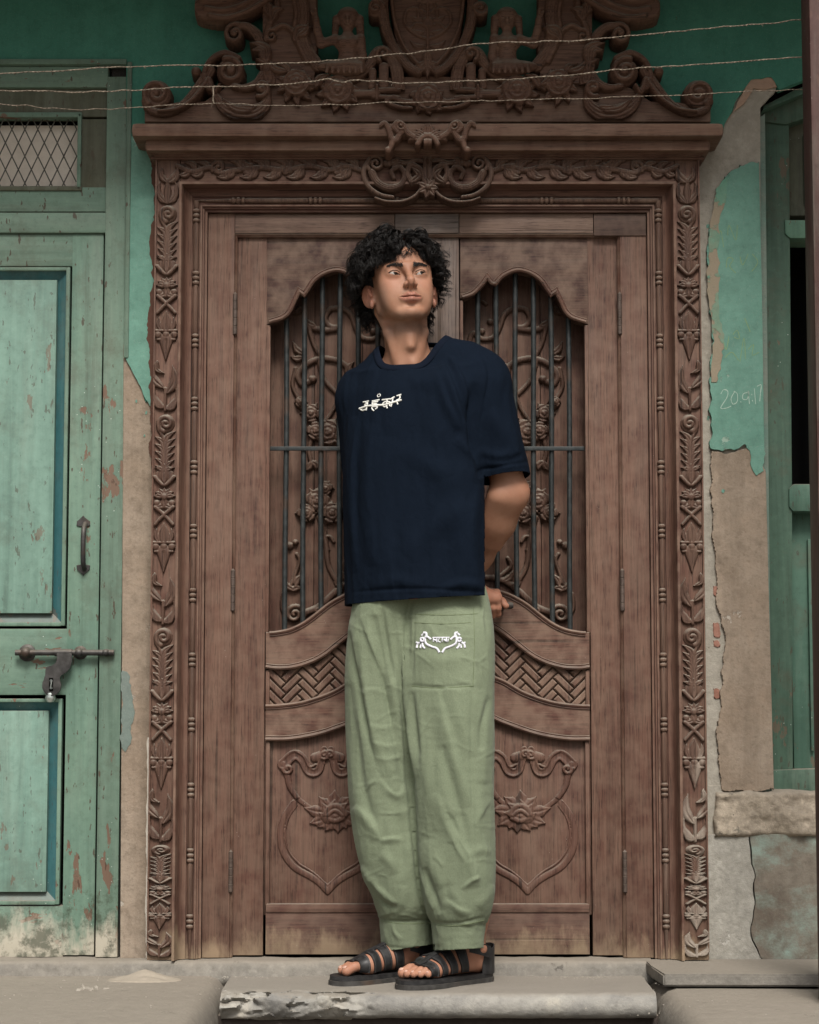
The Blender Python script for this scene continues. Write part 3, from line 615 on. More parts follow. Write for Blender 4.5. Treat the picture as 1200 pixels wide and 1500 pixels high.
sheet('plinth_render', [(1034, 1222)] + ca_ + [(1034, 1407)], .018, BASEP, .06, .001)
sheet('turquoise_paint', [(1430, -60), (2300, -300), (2300, 1165), (1430, 1165)], .028, TURQ, .03); sheet('sill_ledge', [(1642, 1158), (2300, 1158), (2300, 1224), (1642, 1224)], .012, LEDGE, .05); sheet('plinth_render', [(1662, 1222), (2300, 1222), (2300, 1408), (1662, 1408)], .020, BASEB, .05)
sheet('turquoise_paint', [(-1700, 90), (-402, 90), (-402, 1405), (-1700, 1405)], .029, TURQ, .03)
# writing scratched and chalked on the pier
def ribbon(name, strokes, Y, w, mat, parent, Yoff=.0007):
    parts = []
    for s in strokes:
        c = crom(s, 6) if len(s) > 2 else np.array(s, float); t = np.gradient(c, axis=0); t /= np.linalg.norm(t, axis=1)[:, None] + 1e-9; n = np.stack([-t[:, 1], t[:, 0]], 1) * w / 2
        n *= (.75 + .35 * fbm(np.stack([c[:, 0] * .8, c[:, 1] * .8, 0 * c[:, 0]], 1), 2))[:, None]
        a = c + n; b = c - n; q = np.stack([a, b], 1).reshape(-1, 2); x, z = W(q[:, 0], q[:, 1], Y); V = np.stack([x, np.full(len(x), Y - Yoff), z], 1); k = np.arange(len(c) - 1) * 2
        parts.append((V, np.stack([k, k + 1, k + 3, k + 2], 1)))
    V, F = merge(parts); return mesh_obj(name, V, F, mat, parent, False)
ribbon('chalk_writing', [[(1056, 577), (1060, 571), (1066, 573), (1065, 582), (1056, 597), (1063, 598), (1071, 595)], [(1076, 574), (1071, 584), (1074, 592), (1080, 588), (1080, 577), (1075, 573)], [(1085, 588), (1085.6, 589.5)],
        [(1095, 575), (1089, 577), (1088, 584), (1094, 585), (1097, 577), (1096, 573), (1098, 592)], [(1101, 577), (1101.6, 579)], [(1102, 586), (1102.6, 588)], [(1105, 569), (1107, 592)], [(1109, 566), (1115, 564), (1114, 576), (1113, 588)]], .028, 1.5, CHALK, wall)
ribbon('ochre_scratches', [[(1052, 350), (1056, 338), (1060, 362)], [(1066, 345), (1068, 330), (1078, 352), (1080, 330)], [(1064, 392), (1066, 378), (1074, 380), (1069, 390), (1078, 400)], [(1084, 376), (1088, 388), (1096, 372)], [(1102, 372), (1110, 384), (1101, 398)],
        [(1060, 500), (1064, 512), (1068, 492)], [(1074, 490), (1080, 484), (1083, 496), (1075, 494)], [(1091, 466), (1099, 486)], [(1062, 524), (1072, 516), (1082, 528)], [(1084, 530), (1090, 495), (1092, 526)], [(1096, 512), (1104, 505), (1102, 520), (1112, 516)]], .028, 1.3, OCHRE, wall)

# ================================================================== CARVED DOOR SURROUND
sur = empty('door_surround', (X(CX0), -.01, 0), 'carved dark teak door surround with cornice and scrolled pediment', 'door frame')
J0, J1, JT = 221.5, 258.0, 233.0                  # carved band, measured across at mid height; its top row
xo, xi = X(J0, 850, -.02), X(J1, 850, -.02); zt = Z(JT, -.02); xc = X(CX0); bw = xi - xo
xr0, xr1 = 2 * xc - xi, 2 * xc - xo
jl = box('jamb', xo, xi, -.020, .06, .0, zt, WOODZ, sur, .002)
jr = box('jamb', xr0, xr1, -.020, .06, .0, zt, WOODZ, sur, .002)
hd = box('head_band', xi + .001, xr0 - .001, -.020, .06, zt - bw, zt, WOODX, sur, .002)
for x in (xo, xr1 - .004): box('outer_lip', x, x + .004, -.028, -.018, .02, zt, WOODZ, jl if x == xo else jr, .001)
U = 1 / 590.0
MP = [(0, .06), (0, -.036), (.006, -.036), (.008, -.030), (.010, -.018), (.015, -.006), (.022, .001), (.029, .003), (.0295, .008), (.049, .008), (.050, .003), (.054, .003), (.055, .009), (.059, .009), (.060, .016), (.066, .016), (.067, .06)]
zh = zt - bw
sweep('jamb_moulding', [(xi, .0), (xi, zh)], MP, WOODZ, jl, 1, (None, (1, -1)))
sweep('jamb_moulding', [(xr0, zh), (xr0, .0)], MP, WOODZ, jr, 1, ((-1, -1), None))
sweep('head_moulding', [(xi, zh), (xr0, zh)], MP, WOODX, hd, 1, ((1, -1), (-1, -1)))
def bead_profile(L, per, r=.0088):
    pr = [(r * .2, 0)]; n = int(L / per); z = per * .45
    while z < L - .03:
        for k in range(3):
            c = z + k * .0125
            pr += [(r * .62, c), (r * .98, c + .0025), (r * 1.06, c + .0055), (r * .98, c + .0085), (r * .62, c + .011)]
        pr += [(r * .8, z + .042), (r * .8, z + per - .005)]; z += per
    return [(a, b) for a, b in pr if b <= L] + [(r * .8, L), (r * .2, L)]
bx = .0393
for x, p in ((xi + bx, jl), (xr0 - bx, jr)): lathe('bead_rod', bead_profile(zh - bx, .160), WOODC, p, 12, 'z', (x, .004, .0))
lathe('bead_rod', bead_profile(xr0 - xi - 2 * bx, .195), WOODC, hd, 12, 'x', (xi + bx, .004, zh - bx))
box('dark_backing', X(240), X(1015), .165, .2, -.1, Z(150), DARK, sur, 0)  # black panel added behind the leaves to stop light leaking through gaps
# inner flat frame
fo = .0675; fxl, fxr = xi + fo, xr0 - fo; fzt = zh - fo
lx = X(340, 850, .03); rx = 2 * xc - lx; hz = Z(341.5, .03)
fl = box('inner_frame', fxl, lx, .028, .09, .0, fzt, WOODZ, sur, .0015)
fr = box('inner_frame', rx, fxr, .028, .09, .0, hz, WOODZ, sur, .0015)
for x, d, p in ((lx, -1, fl), (rx, 1, fr)): sweep('stop_bead', [(x, .0), (x, hz)], [(-.001, .06), (-.001, .034), (.002, .031), (.005, .034), (.007, .037), (.007, .06)] if d < 0 else [(.001, .06), (.001, .034), (-.002, .031), (-.005, .034), (-.007, .037), (-.007, .06)], WOODZ, p, 1)
def hpiece(a, b, mat, y=.028, dz=0): return box('head_board', X(a, 322, y), X(b, 322, y), y, .088, hz + dz, fzt, mat, sur, .0012)
box('head_board', lx + .001, X(578, 322, .028), .0285, .088, hz, fzt - .001, WOODB, sur, .0012)
hpiece(579, 672, WOODG, .0275); hpiece(673, 869, WOODB, .029)
box('head_patch', X(870, 322, .024), fxr - .001, .024, .088, Z(345, .024), fzt - .001, WOODD, sur, .0015)
sweep('stop_bead', [(lx, hz), (rx, hz)], [(-.001, .06), (-.001, .034), (.003, .030), (.006, .034), (.009, .036), (.009, .06)], WOODX, hd, 1)
# --- one carved length of the upright bands (pixels across 36, down 309), repeated up each jamb
def jamb_module():
    r = Relief(0, 0, 36, 309, .8); L = r.leaf
    r.disc(19, 14, 13.5, 2.5, .6, flat=True); r.spiral(19, 14, 12, 1.55, math.pi * .6, 1, (.34, .26), 5.5, 1.6); r.stroke([(8, 22), (14, 32), (18, 46), (18, 84)], (3, 2.2), 5, .6)
    for k in range(5):                                                       # feathered leaves under the scroll
        y = 27 + k * 10.5
        L((18, y + 24), (34 - .5 * k, y - 2), 5.2, 5.5, -.20, .8 + .2 * k); L((17, y + 28), (2 + .5 * k, y + 6), 5.0, 5.2, .22, .8 + .2 * k)
    r.disc(18, 90, 14, 5, .8, 12); L((18, 102), (3, 78), 6, 6.5, .35, 1.6); L((18, 102), (33, 78), 6, 6.5, -.35, 1.6); L((18, 102), (18, 72), 6.5, 7.5, 0, 2); L((18, 102), (10, 76), 4.5, 7, .2, 1.8); L((18, 102), (26, 76), 4.5, 7, -.2, 1.8)
    r.stroke([(3, 92), (18, 104), (33, 92)], 3.2, 6.5, 1.8)                  # lotus bud
    for k in range(7): a = -.15 - k * .475; L((18, 120), (18 + 17 * math.cos(a), 122 + 15 * math.sin(a)), 4.4, 6, 0, .8)
    L((18, 120), (3, 136), 5.5, 6, -.35, 1); L((18, 120), (33, 136), 5.5, 6, .35, 1); r.disc(18, 121, 5, 4, 4.5); r.disc(7, 130, 5, 5, 1); r.disc(29, 130, 5, 5, 1)
    r.stroke([(5, 136), (18, 147), (31, 161)], (3.4, 2.6), 5.5, 1); r.stroke([(31, 136), (18, 147), (5, 161)], (3.4, 2.6), 5.5, 1.6)
    L((18, 190), (18, 158), 8.5, 5.5, 0, .8); L((11, 188), (7, 166), 4, 5, -.1, .6); L((25, 188), (29, 166), 4, 5, .1, .6)
    for x in (6, 18, 30): r.disc(x, 193, 5.6, 5.5, 1.2)
    r.stroke([(3, 187), (33, 187)], 2.4, 5, .6, smooth=False); r.stroke([(5, 200), (31, 200)], 2.2, 4.6, .6, smooth=False)
    r.stroke([(18, 201), (18, 230)], lambda t: 10 * (1 - t) + .8, 5.5, .8, 'leaf', smooth=False)
    L((16, 272), (5, 230), 7, 6.5, -.30, 1); L((20, 280), (28, 238), 7.5, 6.5, .18, 1.4); L((6, 231), (17, 250), 4, 7, .35, 2)     # acanthus flame
    for k in range(4): L((18, 300), (2, 254 + k * 10), 4.6, 5.6, -.25, .8 + .2 * k); L((18, 302), (34, 258 + k * 10), 4.6, 5.6, .25, .9 + .2 * k)
    r.stroke([(18, 272), (18, 304)], 2.6, 6, 1.4, smooth=False)
    return r
ml = (Z(312) - Z(1246)) / 3; sc = ml / 309
V, F = jamb_module().mesh(lambda a, b: ((a - 18) * sc * .97, -b * sc), .00135)
zs0 = Z(312, -.02) + 12 * sc
src = None
for s, xm, par in ((1, (xo + xi) / 2, jl), (-1, (xr0 + xr1) / 2, jr)):
    for k in range(4):
        if src is None: src = mesh_obj('carved_length', V, F, WOODC, par); o = src
        else: o = inst(src, par, name='carved_length')
        h = min(1., (zs0 - k * ml - .0) / ml) if k == 3 else 1.
        o.location = (xm, -.021, zs0 - k * ml); o.scale = (s, 1, min(1., (zs0 - k * ml - .004) / ml) if k == 3 else 1.)
    t = Relief(0, 0, 36, 64, .8)
    t.leaf((18, 62), (18, 22), 6, 5, 0, 1); t.leaf((18, 62), (7, 26), 4.5, 4.6, -.2, .6); t.leaf((18, 62), (29, 26), 4.5, 4.6, .2, .6); t.leaf((16, 60), (5, 44), 3.5, 4, -.2, .4); t.leaf((20, 60), (31, 44), 3.5, 4, .2, .4)
    t.leaf((18, 30), (33, 6), 7, 5, .15, .8); t.leaf((18, 30), (10, 6), 5, 5, -.2, .6)
    V2, F2 = t.mesh(lambda a, b: ((a - 18) * sc, -b * sc), .00165); o = mesh_obj('corner_leaf', V2, F2, WOODC, par); o.location = (xm, -.021, zs0 + 62 * sc); o.scale = (s, 1, 1)
# --- carved vine along the head band
r = Relief(722, 232, 1000, 264, .8)
wv = [(724, 250), (745, 244), (770, 250), (800, 244), (835, 250), (870, 246), (905, 250), (930, 254), (945, 246), (970, 252), (992, 244)]
r.stroke(wv, 4.0, 5.5, 1.2, 'ribs'); r.spiral(932, 246, 10, 1.4, .5, -1, (.32, .24), 4.5, 1)
for i, x in enumerate(range(735, 925, 17)):
    s = 1 if i % 2 else -1; r.leaf((x - 8, 248), (x + 13, 248 + s * 12), 6.5, 5.5, .25 * s, .8); r.leaf((x + 4, 247), (x + 22, 247 - s * 11), 6, 5.5, -.25 * s, .6)
for x in (757, 832, 890):
    for k in range(5): r.disc(x + 6 * math.cos(k * 1.257), 247 + 6 * math.sin(k * 1.257), 4.6, 3.6, 1.6)
    r.disc(x, 247, 3, 4, 3)
for k in range(4): r.leaf((944 + k * 10, 250), (964 + k * 9, 239 + (k % 2) * 18), 5.5, 5.4, .2 if k % 2 else -.2, .5)
v1 = r.obj('carved_vine', -.021, WOODC, hd); mirror_x(v1)
# --- centre ornament over the head
r = Relief(526, 226, 632, 304, .7); L = r.leaf
r.spiral(551, 241, 13, 1.7, 2.4, 1, (.26, .2), 5, 3); r.stroke([(541, 236), (533, 252), (538, 272), (556, 286), (575, 290)], (4.5, 3), 6, 2.5, 'ribs')
r.stroke([(545, 254), (553, 268), (570, 276), (588, 271), (593, 256), (585, 246), (574, 252), (577, 262)], (6, 3.5), 7, 2, 'ribs')
L((600, 270), (602, 246), 6, 8, .5, 3); r.stroke([(622, 268), (616, 250), (602, 243), (597, 256), (603, 268)], (3.5, 5), 7, 3, 'ribs')
r.stroke([(628, 240), (610, 236), (595, 240), (580, 238), (566, 240)], (3, 5), 5, 2, 'leaf'); L((590, 240), (574, 246), 5, 6, .2, 2); r.disc(570, 240, 6, 5, 3); r.disc(582, 236, 5, 5, 3)
r.stroke([(620, 274), (608, 288), (590, 296), (566, 296), (550, 291)], (3.2, 2.2), 5, 2); r.stroke([(630, 231), (630, 262)], 6, 6, 2, 'round', smooth=False); L((630, 246), (622, 230), 5, 7, .3, 4)
c1 = r.obj('scroll_ornament', -.026, WOODC, hd, .0018, rim=.03); mirror_x(c1)
r = Relief(606, 256, 648, 300, .7)
for k in range(7): a = k * 2 * math.pi / 7; r.leaf((627, 277), (627 + 16 * math.cos(a), 277 + 16 * math.sin(a)), 6.2, 6, 0, 5)
r.disc(627, 277, 4.6, 6, 8); r.obj('flower', -.026, WOODC, hd, .0018, rim=.03)
# --- cornice
def course(name, a, t, b, c, yf, mat, bev, par=None):
    return box(name, X(a, (t + b) / 2, yf), X(c, (t + b) / 2, yf), yf, .06, Z(b, yf), Z(t, yf), mat, par or sur, bev)
co = course('cornice', 192, 179, 200, 1061, -.105, WOODT, .013)
course('cornice_course', 214, 200.5, 203, 1040, -.080, WOODX, .001, co); course('cornice_course', 212, 203.3, 221, 1041, -.075, WOODT, .010, co)
course('cornice_course', 222, 221.3, 225.5, 1031, -.052, WOODX, .0015, co); course('cornice_course', 226, 225.8, 229, 1027, -.043, WOODX, .0015, co); course('cornice_course', 221, 229.2, 233, 1032, -.033, WOODX, .001, co)
r = Relief(556, 172, 632, 232, .7)                                           # lotus and ribbons pinned on the cornice
for x, y in ((604, 194), (612, 190), (620, 187), (606, 204), (600, 206)): r.leaf((627, 209), (x - 4, y), 4.5, 6, .1, 3)
r.leaf((630, 208), (629, 182), 7, 7, 0, 4); r.stroke([(612, 213), (620, 203), (632, 200)], 4.5, 8, 5); r.disc(630, 210, 9, 8, 5, 6)
r.stroke([(606, 202), (597, 196), (590, 184), (582, 181), (577, 188), (582, 194)], (4.5, 4), 7, 4, 'ribs'); r.spiral(587, 185, 7, 1.2, 1, 1, (.35, .3), 6, 5)
r.stroke([(588, 194), (580, 206), (574, 204), (570, 192), (564, 182), (556, 186)], (5, 4), 7, 3, 'ribs'); r.stroke([(576, 205), (572, 218), (568, 222)], (5, 4), 6, 3); r.disc(569, 221, 5.5, 7, 3)
p1 = r.obj('ribbon_ornament', -.100, WOODT, co, .0016, rim=.06); mirror_x(p1)
# --- pediment
PB = -.030
pb = sheet('pediment', [(212, 178.5), (212, 158), (260, 150), (300, 150), (330, 128), (430, 118), (627, 112), (823, 118), (923, 128), (953, 150), (993, 150), (1041, 158), (1041, 178.5)], PB + .006, WOODT, .06, .002, sur)
def motif(name, box_, fn, Y=PB, unit=.0019, both=True, rim=.055, step=1.):
    q = Relief(*box_, step); fn(q); o = q.obj(name, Y, WOODT, pb, unit, rim=rim)
    if both: mirror_x(o)
    return o
def m_end(q):
    q.disc(1022, 139, 21, 5, 2, flat=True); q.spiral(1022, 139, 19, 1.5, .9, -1, (.24, .22), 7, 5); q.disc(1022, 139, 5, 6, 8)
    q.stroke([(1040, 150), (1030, 163), (1008, 166), (985, 156), (968, 138), (952, 116), (944, 104)], (5, 8), 8, 2, 'ribs'); q.stroke([(1018, 166), (990, 162), (965, 145), (948, 122)], (3, 4), 9, 6); q.disc(964, 107, 7.5, 12, 3)
motif('end_volute', (936, 92, 1050, 176), m_end)
def m_vol2(q):
    q.disc(914, 107, 21, 6, 3, flat=True); q.spiral(915, 107, 19, 1.6, -1.2, -1, (.24, .22), 8, 7); q.disc(915, 107, 5, 6, 12)
    q.stroke([(902, 88), (922, 80), (942, 90), (952, 110), (948, 130), (938, 134)], (5, 4), 9, 5, 'ribs'); q.stroke([(945, 120), (938, 138), (930, 128)], (5, 3), 9, 7, 'ribs')
    q.stroke([(866, 112), (876, 124), (892, 130), (910, 128)], (8, 4), 7, 4, 'ribs')
motif('volute', (856, 72, 962, 142), m_vol2)
def m_cres(q):
    q.spiral(869, 132, 13, 1.1, 1.2, 1, (.34, .3), 9, 6); q.disc(868, 134, 6, 8, 8)
    q.stroke([(858, 138), (864, 156), (882, 167), (905, 166), (925, 156), (938, 138)], lambda t: 4 + 9 * np.sin(np.pi * np.clip(t, 0, 1)), 8, 3, 'ribs'); q.leaf((882, 166), (926, 146), 6, 8, .15, 8); q.leaf((876, 160), (902, 158), 5, 8, .1, 8)
motif('acanthus_scroll', (850, 116, 946, 176), m_cres)
def m_up(q):
    q.spiral(907, 53, 15, 1.5, -1.9, 1, (.28, .24), 8, 6); q.disc(907, 53, 4, 7, 10)
    q.stroke([(902, 40), (888, 42), (874, 54), (868, 72), (862, 96), (858, 120)], (6, 11), 9, 4, 'ribs')
    q.leaf((862, 100), (886, 66), 8, 9, -.35, 8); q.leaf((866, 92), (884, 78), 6, 9, -.4, 9); q.leaf((860, 112), (878, 90), 6, 9, -.3, 8)
motif('leaf_scroll', (846, 32, 928, 126), m_up)
def m_panel(q):
    m = (q.gx > 786 + .0015 * (q.gy - 20) ** 2 * .4) & (q.gx < 868 - np.clip(q.gy - 70, 0, 60) * .25) & (q.gy < 124) & (q.gx > 788 - np.clip(q.gy - 60, 0, 60) * .1)
    q.add(np.where(m, 3., 0)); q.spiral(853, 56, 10, 1.2, -2, 1, (.34, .26), 7, 5)
    q.stroke([(850, 46), (836, 40), (822, 50), (812, 72), (802, 92)], (4, 5), 7, 5, 'round'); q.stroke([(812, -12), (806, 20), (808, 48), (802, 74), (786, 98)], 9, 8, 4, 'ribs'); q.stroke([(824, -12), (818, 20), (820, 40)], 4, 7, 5)
    q.leaf((820, 66), (794, 44), 8, 9, .3, 7); q.leaf((816, 58), (800, 38), 6, 9, -.2, 9); q.leaf((852, 34), (836, 16), 9, 9, .3, 6); q.leaf((858, 26), (876, 8), 9, 9, -.3, 7); q.stroke([(862, 60), (856, 36), (846, 14), (848, -12)], 5, 8, 4, 'ribs')
    q.leaf((830, 108), (862, 84), 6, 8, .2, 5); q.leaf((826, 112), (846, 96), 5, 8, -.2, 6)
motif('bracket', (776, -12, 884, 124), m_panel, PB - .004)
def m_horn(q):
    c = [(850, -26), (872, -8), (900, 8), (928, 16), (952, 13)]
    q.stroke(c, lambda t: 20 - 2 * t, 6, 3, 'flat'); q.stroke([(x, y - 12) for x, y in c], (6, 8), 12, 7); q.stroke([(x - 3, y + 3) for x, y in c], (4, 5), 9, 6); q.stroke([(x - 8, y + 13) for x, y in c], (4, 5), 8, 5)
motif('broken_pediment_horn', (846, -40, 966, 46), m_horn, PB - .02)
def roses(q):
    for k in range(10):
        a = k * .63; q.leaf((757 + 14 * math.cos(a), 135 + 12 * math.sin(a)), (757 + 34 * math.cos(a + .1), 137 + 30 * math.sin(a + .1)), 7.5, 6, .1, 2, .2)
    for k in range(9):
        a = k * .7 + .3; q.leaf((818 + 12 * math.cos(a), 126 + 10 * math.sin(a)), (818 + 30 * math.cos(a), 127 + 30 * math.sin(a)), 7, 6, -.1, 2, .2)
    q.rose(757, 134, 21, 12, 4, 6, .3); q.rose(818, 124, 19, 12, 4, 6, .9); q.stroke([(700, 138), (730, 139)], 6, 6, 3, smooth=False); q.stroke([(668, 132), (705, 134)], 4, 5, 3); q.stroke([(668, 145), (705, 143)], 4, 5, 3); q.stroke([(700, 128), (700, 148)], 3, 8, 3, smooth=False)
    q.leaf((790, 132), (768, 112), 7, 9, .2, 5); q.leaf((792, 128), (806, 104), 6, 9, .2, 5)
motif('rose_spray', (664, 88, 858, 174), roses, PB - .004)
def m_scroll3(q):
    q.stroke([(668, 130), (672, 100), (684, 80), (698, 78), (712, 96), (728, 112), (744, 118)], (10, 7), 8, 3, 'ribs'); q.spiral(690, 82, 11, 1.2, 1, -1, (.34, .3), 8, 7); q.stroke([(690, 100), (690, 126)], 8, 5, 3); q.stroke([(706, 106), (708, 128)], 6, 5, 3)
motif('side_scroll', (656, 66, 756, 134), m_scroll3, PB - .002)
def m_cart(q):
    e = np.hypot((q.gx - 626.5) / 52, (q.gy - 18) / 92); q.add(np.where(e < 1, 5 + 3 * np.clip(1 - e, 0, 1), 0))
    for s in (-1, 1):
        f = lambda pts: [(626.5 + s * (x - 626.5), y) for x, y in pts]
        q.stroke(f([(690, -24), (692, 6), (688, 40), (676, 72), (656, 98), (640, 108)]), (9, 6), 10, 5, 'ribs'); q.stroke(f([(680, -24), (678, 10), (672, 44), (658, 76), (640, 98)]), 3, 9, 7)
        cx = 626.5 + s * 76; q.disc(cx, 16, 13, 10, 4); q.spiral(cx, 16, 12, 1.2, 0, s, (.3, .25), 8, 9)
        for a, b in (([(628, 60), (646, 52), (660, 36), (656, 18), (642, 16), (640, 28)], 2.2), ([(628, 8), (642, 2), (656, -8), (660, -20)], 2.2), ([(630, 40), (644, 38), (652, 46)], 2), ([(630, 22), (638, 14), (634, 4)], 2)): q.stroke(f(a), b, 3, 7.5)
        for a, b in (((630, 70), (652, 62)), ((632, 50), (650, 44)), ((632, 0), (650, -2)), ((634, 30), (652, 26))): q.leaf(*f([a, b]), 4, 3.5, .2 * s, 7)
    q.stroke([(626.5, -20), (626.5, 74)], 2.5, 4, 7.5, smooth=False); q.disc(626.5, 36, 9, 4, 7.5); q.disc(626.5, 4, 7, 4, 7.5)
    for k in range(5): q.leaf((626.5, 92), (626.5 + (k - 2) * 13, 118 - abs(k - 2) * 5), 5, 8, 0, 6)
    q.leaf((626.5, 78), (626.5, 104), 8, 9, 0, 7)
motif('cartouche', (540, -24, 714, 124), m_cart, PB, both=False)
def m_rose(q):
    for k in range(9): a = k * .7; q.leaf((626.5 + 12 * math.cos(a), 146 + 10 * math.sin(a)), (626.5 + 30 * math.cos(a), 148 + 22 * math.sin(a)), 7, 6, .1, 2)
    q.rose(626.5, 145, 19, 13, 4, 6)
    for s in (-1, 1): q.stroke([(626.5 + s * x, y) for x, y in ((18, 152), (36, 150), (50, 144), (60, 150), (44, 158), (24, 160))], (5, 3), 6, 3, 'ribs')
motif('centre_rose', (556, 116, 698, 176), m_rose, PB - .004, both=False)
# --- the two carved half figures among the scrolls
def half_figure():
    s = Solid(np.arange(-.075, .11, .0022), np.arange(-.06, .05, .0022), np.arange(-.06, .17, .0022)); m = 1 / 600.
    c = lambda x, y, d=0: ((x - 743) * m, d, (105 - y) * m)
    s.ell(c(743, 27), (.021, .020, .027), .004); s.ell(c(743, 20), (.026, .022, .022), .004); s.cone(c(726, 24, .004), c(724, 50, .004), .011, .009, .006); s.cone(c(760, 24, .004), c(762, 46, .004), .010, .008, .006)
    s.cone(c(743, 38), c(743, 50), .010, .013, .006); s.ell(c(743, 62), (.034, .020, .022), .01); s.ell(c(736, 63, -.016), (.012, .009, .011), .006); s.ell(c(750, 63, -.016), (.012, .009, .011), .006)
    s.ell(c(743, 82), (.023, .018, .028), .012); s.ell(c(744, 100), (.050, .026, .022), .012); s.ell(c(768, 98), (.035, .02, .014), .01)
    s.chain([c(724, 56), c(721, 82, -.004), c(727, 106, -.012)], [.012, .010, .009], .006); s.ell(c(729, 108, -.014), (.010, .008, .008), .004)
    s.chain([c(762, 56), c(782, 64, -.006), c(788, 44, -.008), c(790, 28, -.008)], [.012, .011, .009, .008], .006); s.chain([c(790, 28, -.008), c(791, 12, -.008)], [.0075, .004], .004); s.cone(c(792, 26, -.008), c(797, 15, -.008), .004, .003, .003)
    s.ell(c(743, 30, -.020), (.004, .005, .007), .004); s.ell(c(743, 36, -.019), (.007, .003, .0025), .002); s.ell(c(738, 26, -.019), (.004, .003, .0025), .002, mode='cut'); s.ell(c(748, 26, -.019), (.004, .003, .0025), .002, mode='cut')
    for k in range(7): s.cone(c(724 + k * 8, 98, -.018), c(722 + k * 8.6, 110, -.026), .006, .004, .004)
    return s.surface()
V, F = half_figure(); q = P(743, 105, PB - .02); V = V * 1.02 + np.array(q)
hf = mesh_obj('carved_half_figure', V, F, WOODT, pb); mirror_x(hf)

# ================================================================== THE TWO CARVED DOOR LEAVES
YL = .045
ARCH = [(678, 437), (694, 431), (707, 418), (714, 409), (720, 416), (727, 417), (738, 405), (757, 397), (776, 401), (791, 411), (800, 424), (807, 434), (814, 429), (820, 442), (828, 458), (839, 467), (858, 473)]
def seg_curve(p):  # the cusped arch: smooth between its cusps
    out = []
    for a, b in ((0, 3), (3, 5), (5, 11), (11, 12), (12, 16)): c = crom(p[a:b + 1], 5); out += [tuple(q) for q in (c[:-1] if b != 16 else c)]
    return out
SILL = [(676, 855), (700, 858), (735, 866), (753, 873), (772, 884), (791, 899), (809, 912), (828, 921), (847, 925), (858, 926)]
WT = [(674, 897), (695, 905), (720, 918), (737, 929), (756, 944), (778, 961), (800, 972), (826, 979), (849, 980), (864, 978)]
WB = [(674, 970), (695, 978), (720, 989), (741, 998), (763, 1011), (785, 1020), (812, 1028), (841, 1032), (864, 1033)]
PT = [(674, 1036), (695, 1043), (720, 1052), (733, 1058), (752, 1065), (778, 1074), (804, 1080), (834, 1084), (864, 1084)]
sm = lambda p, n=5: [tuple(q) for q in crom(p, n)]
brick_src = []
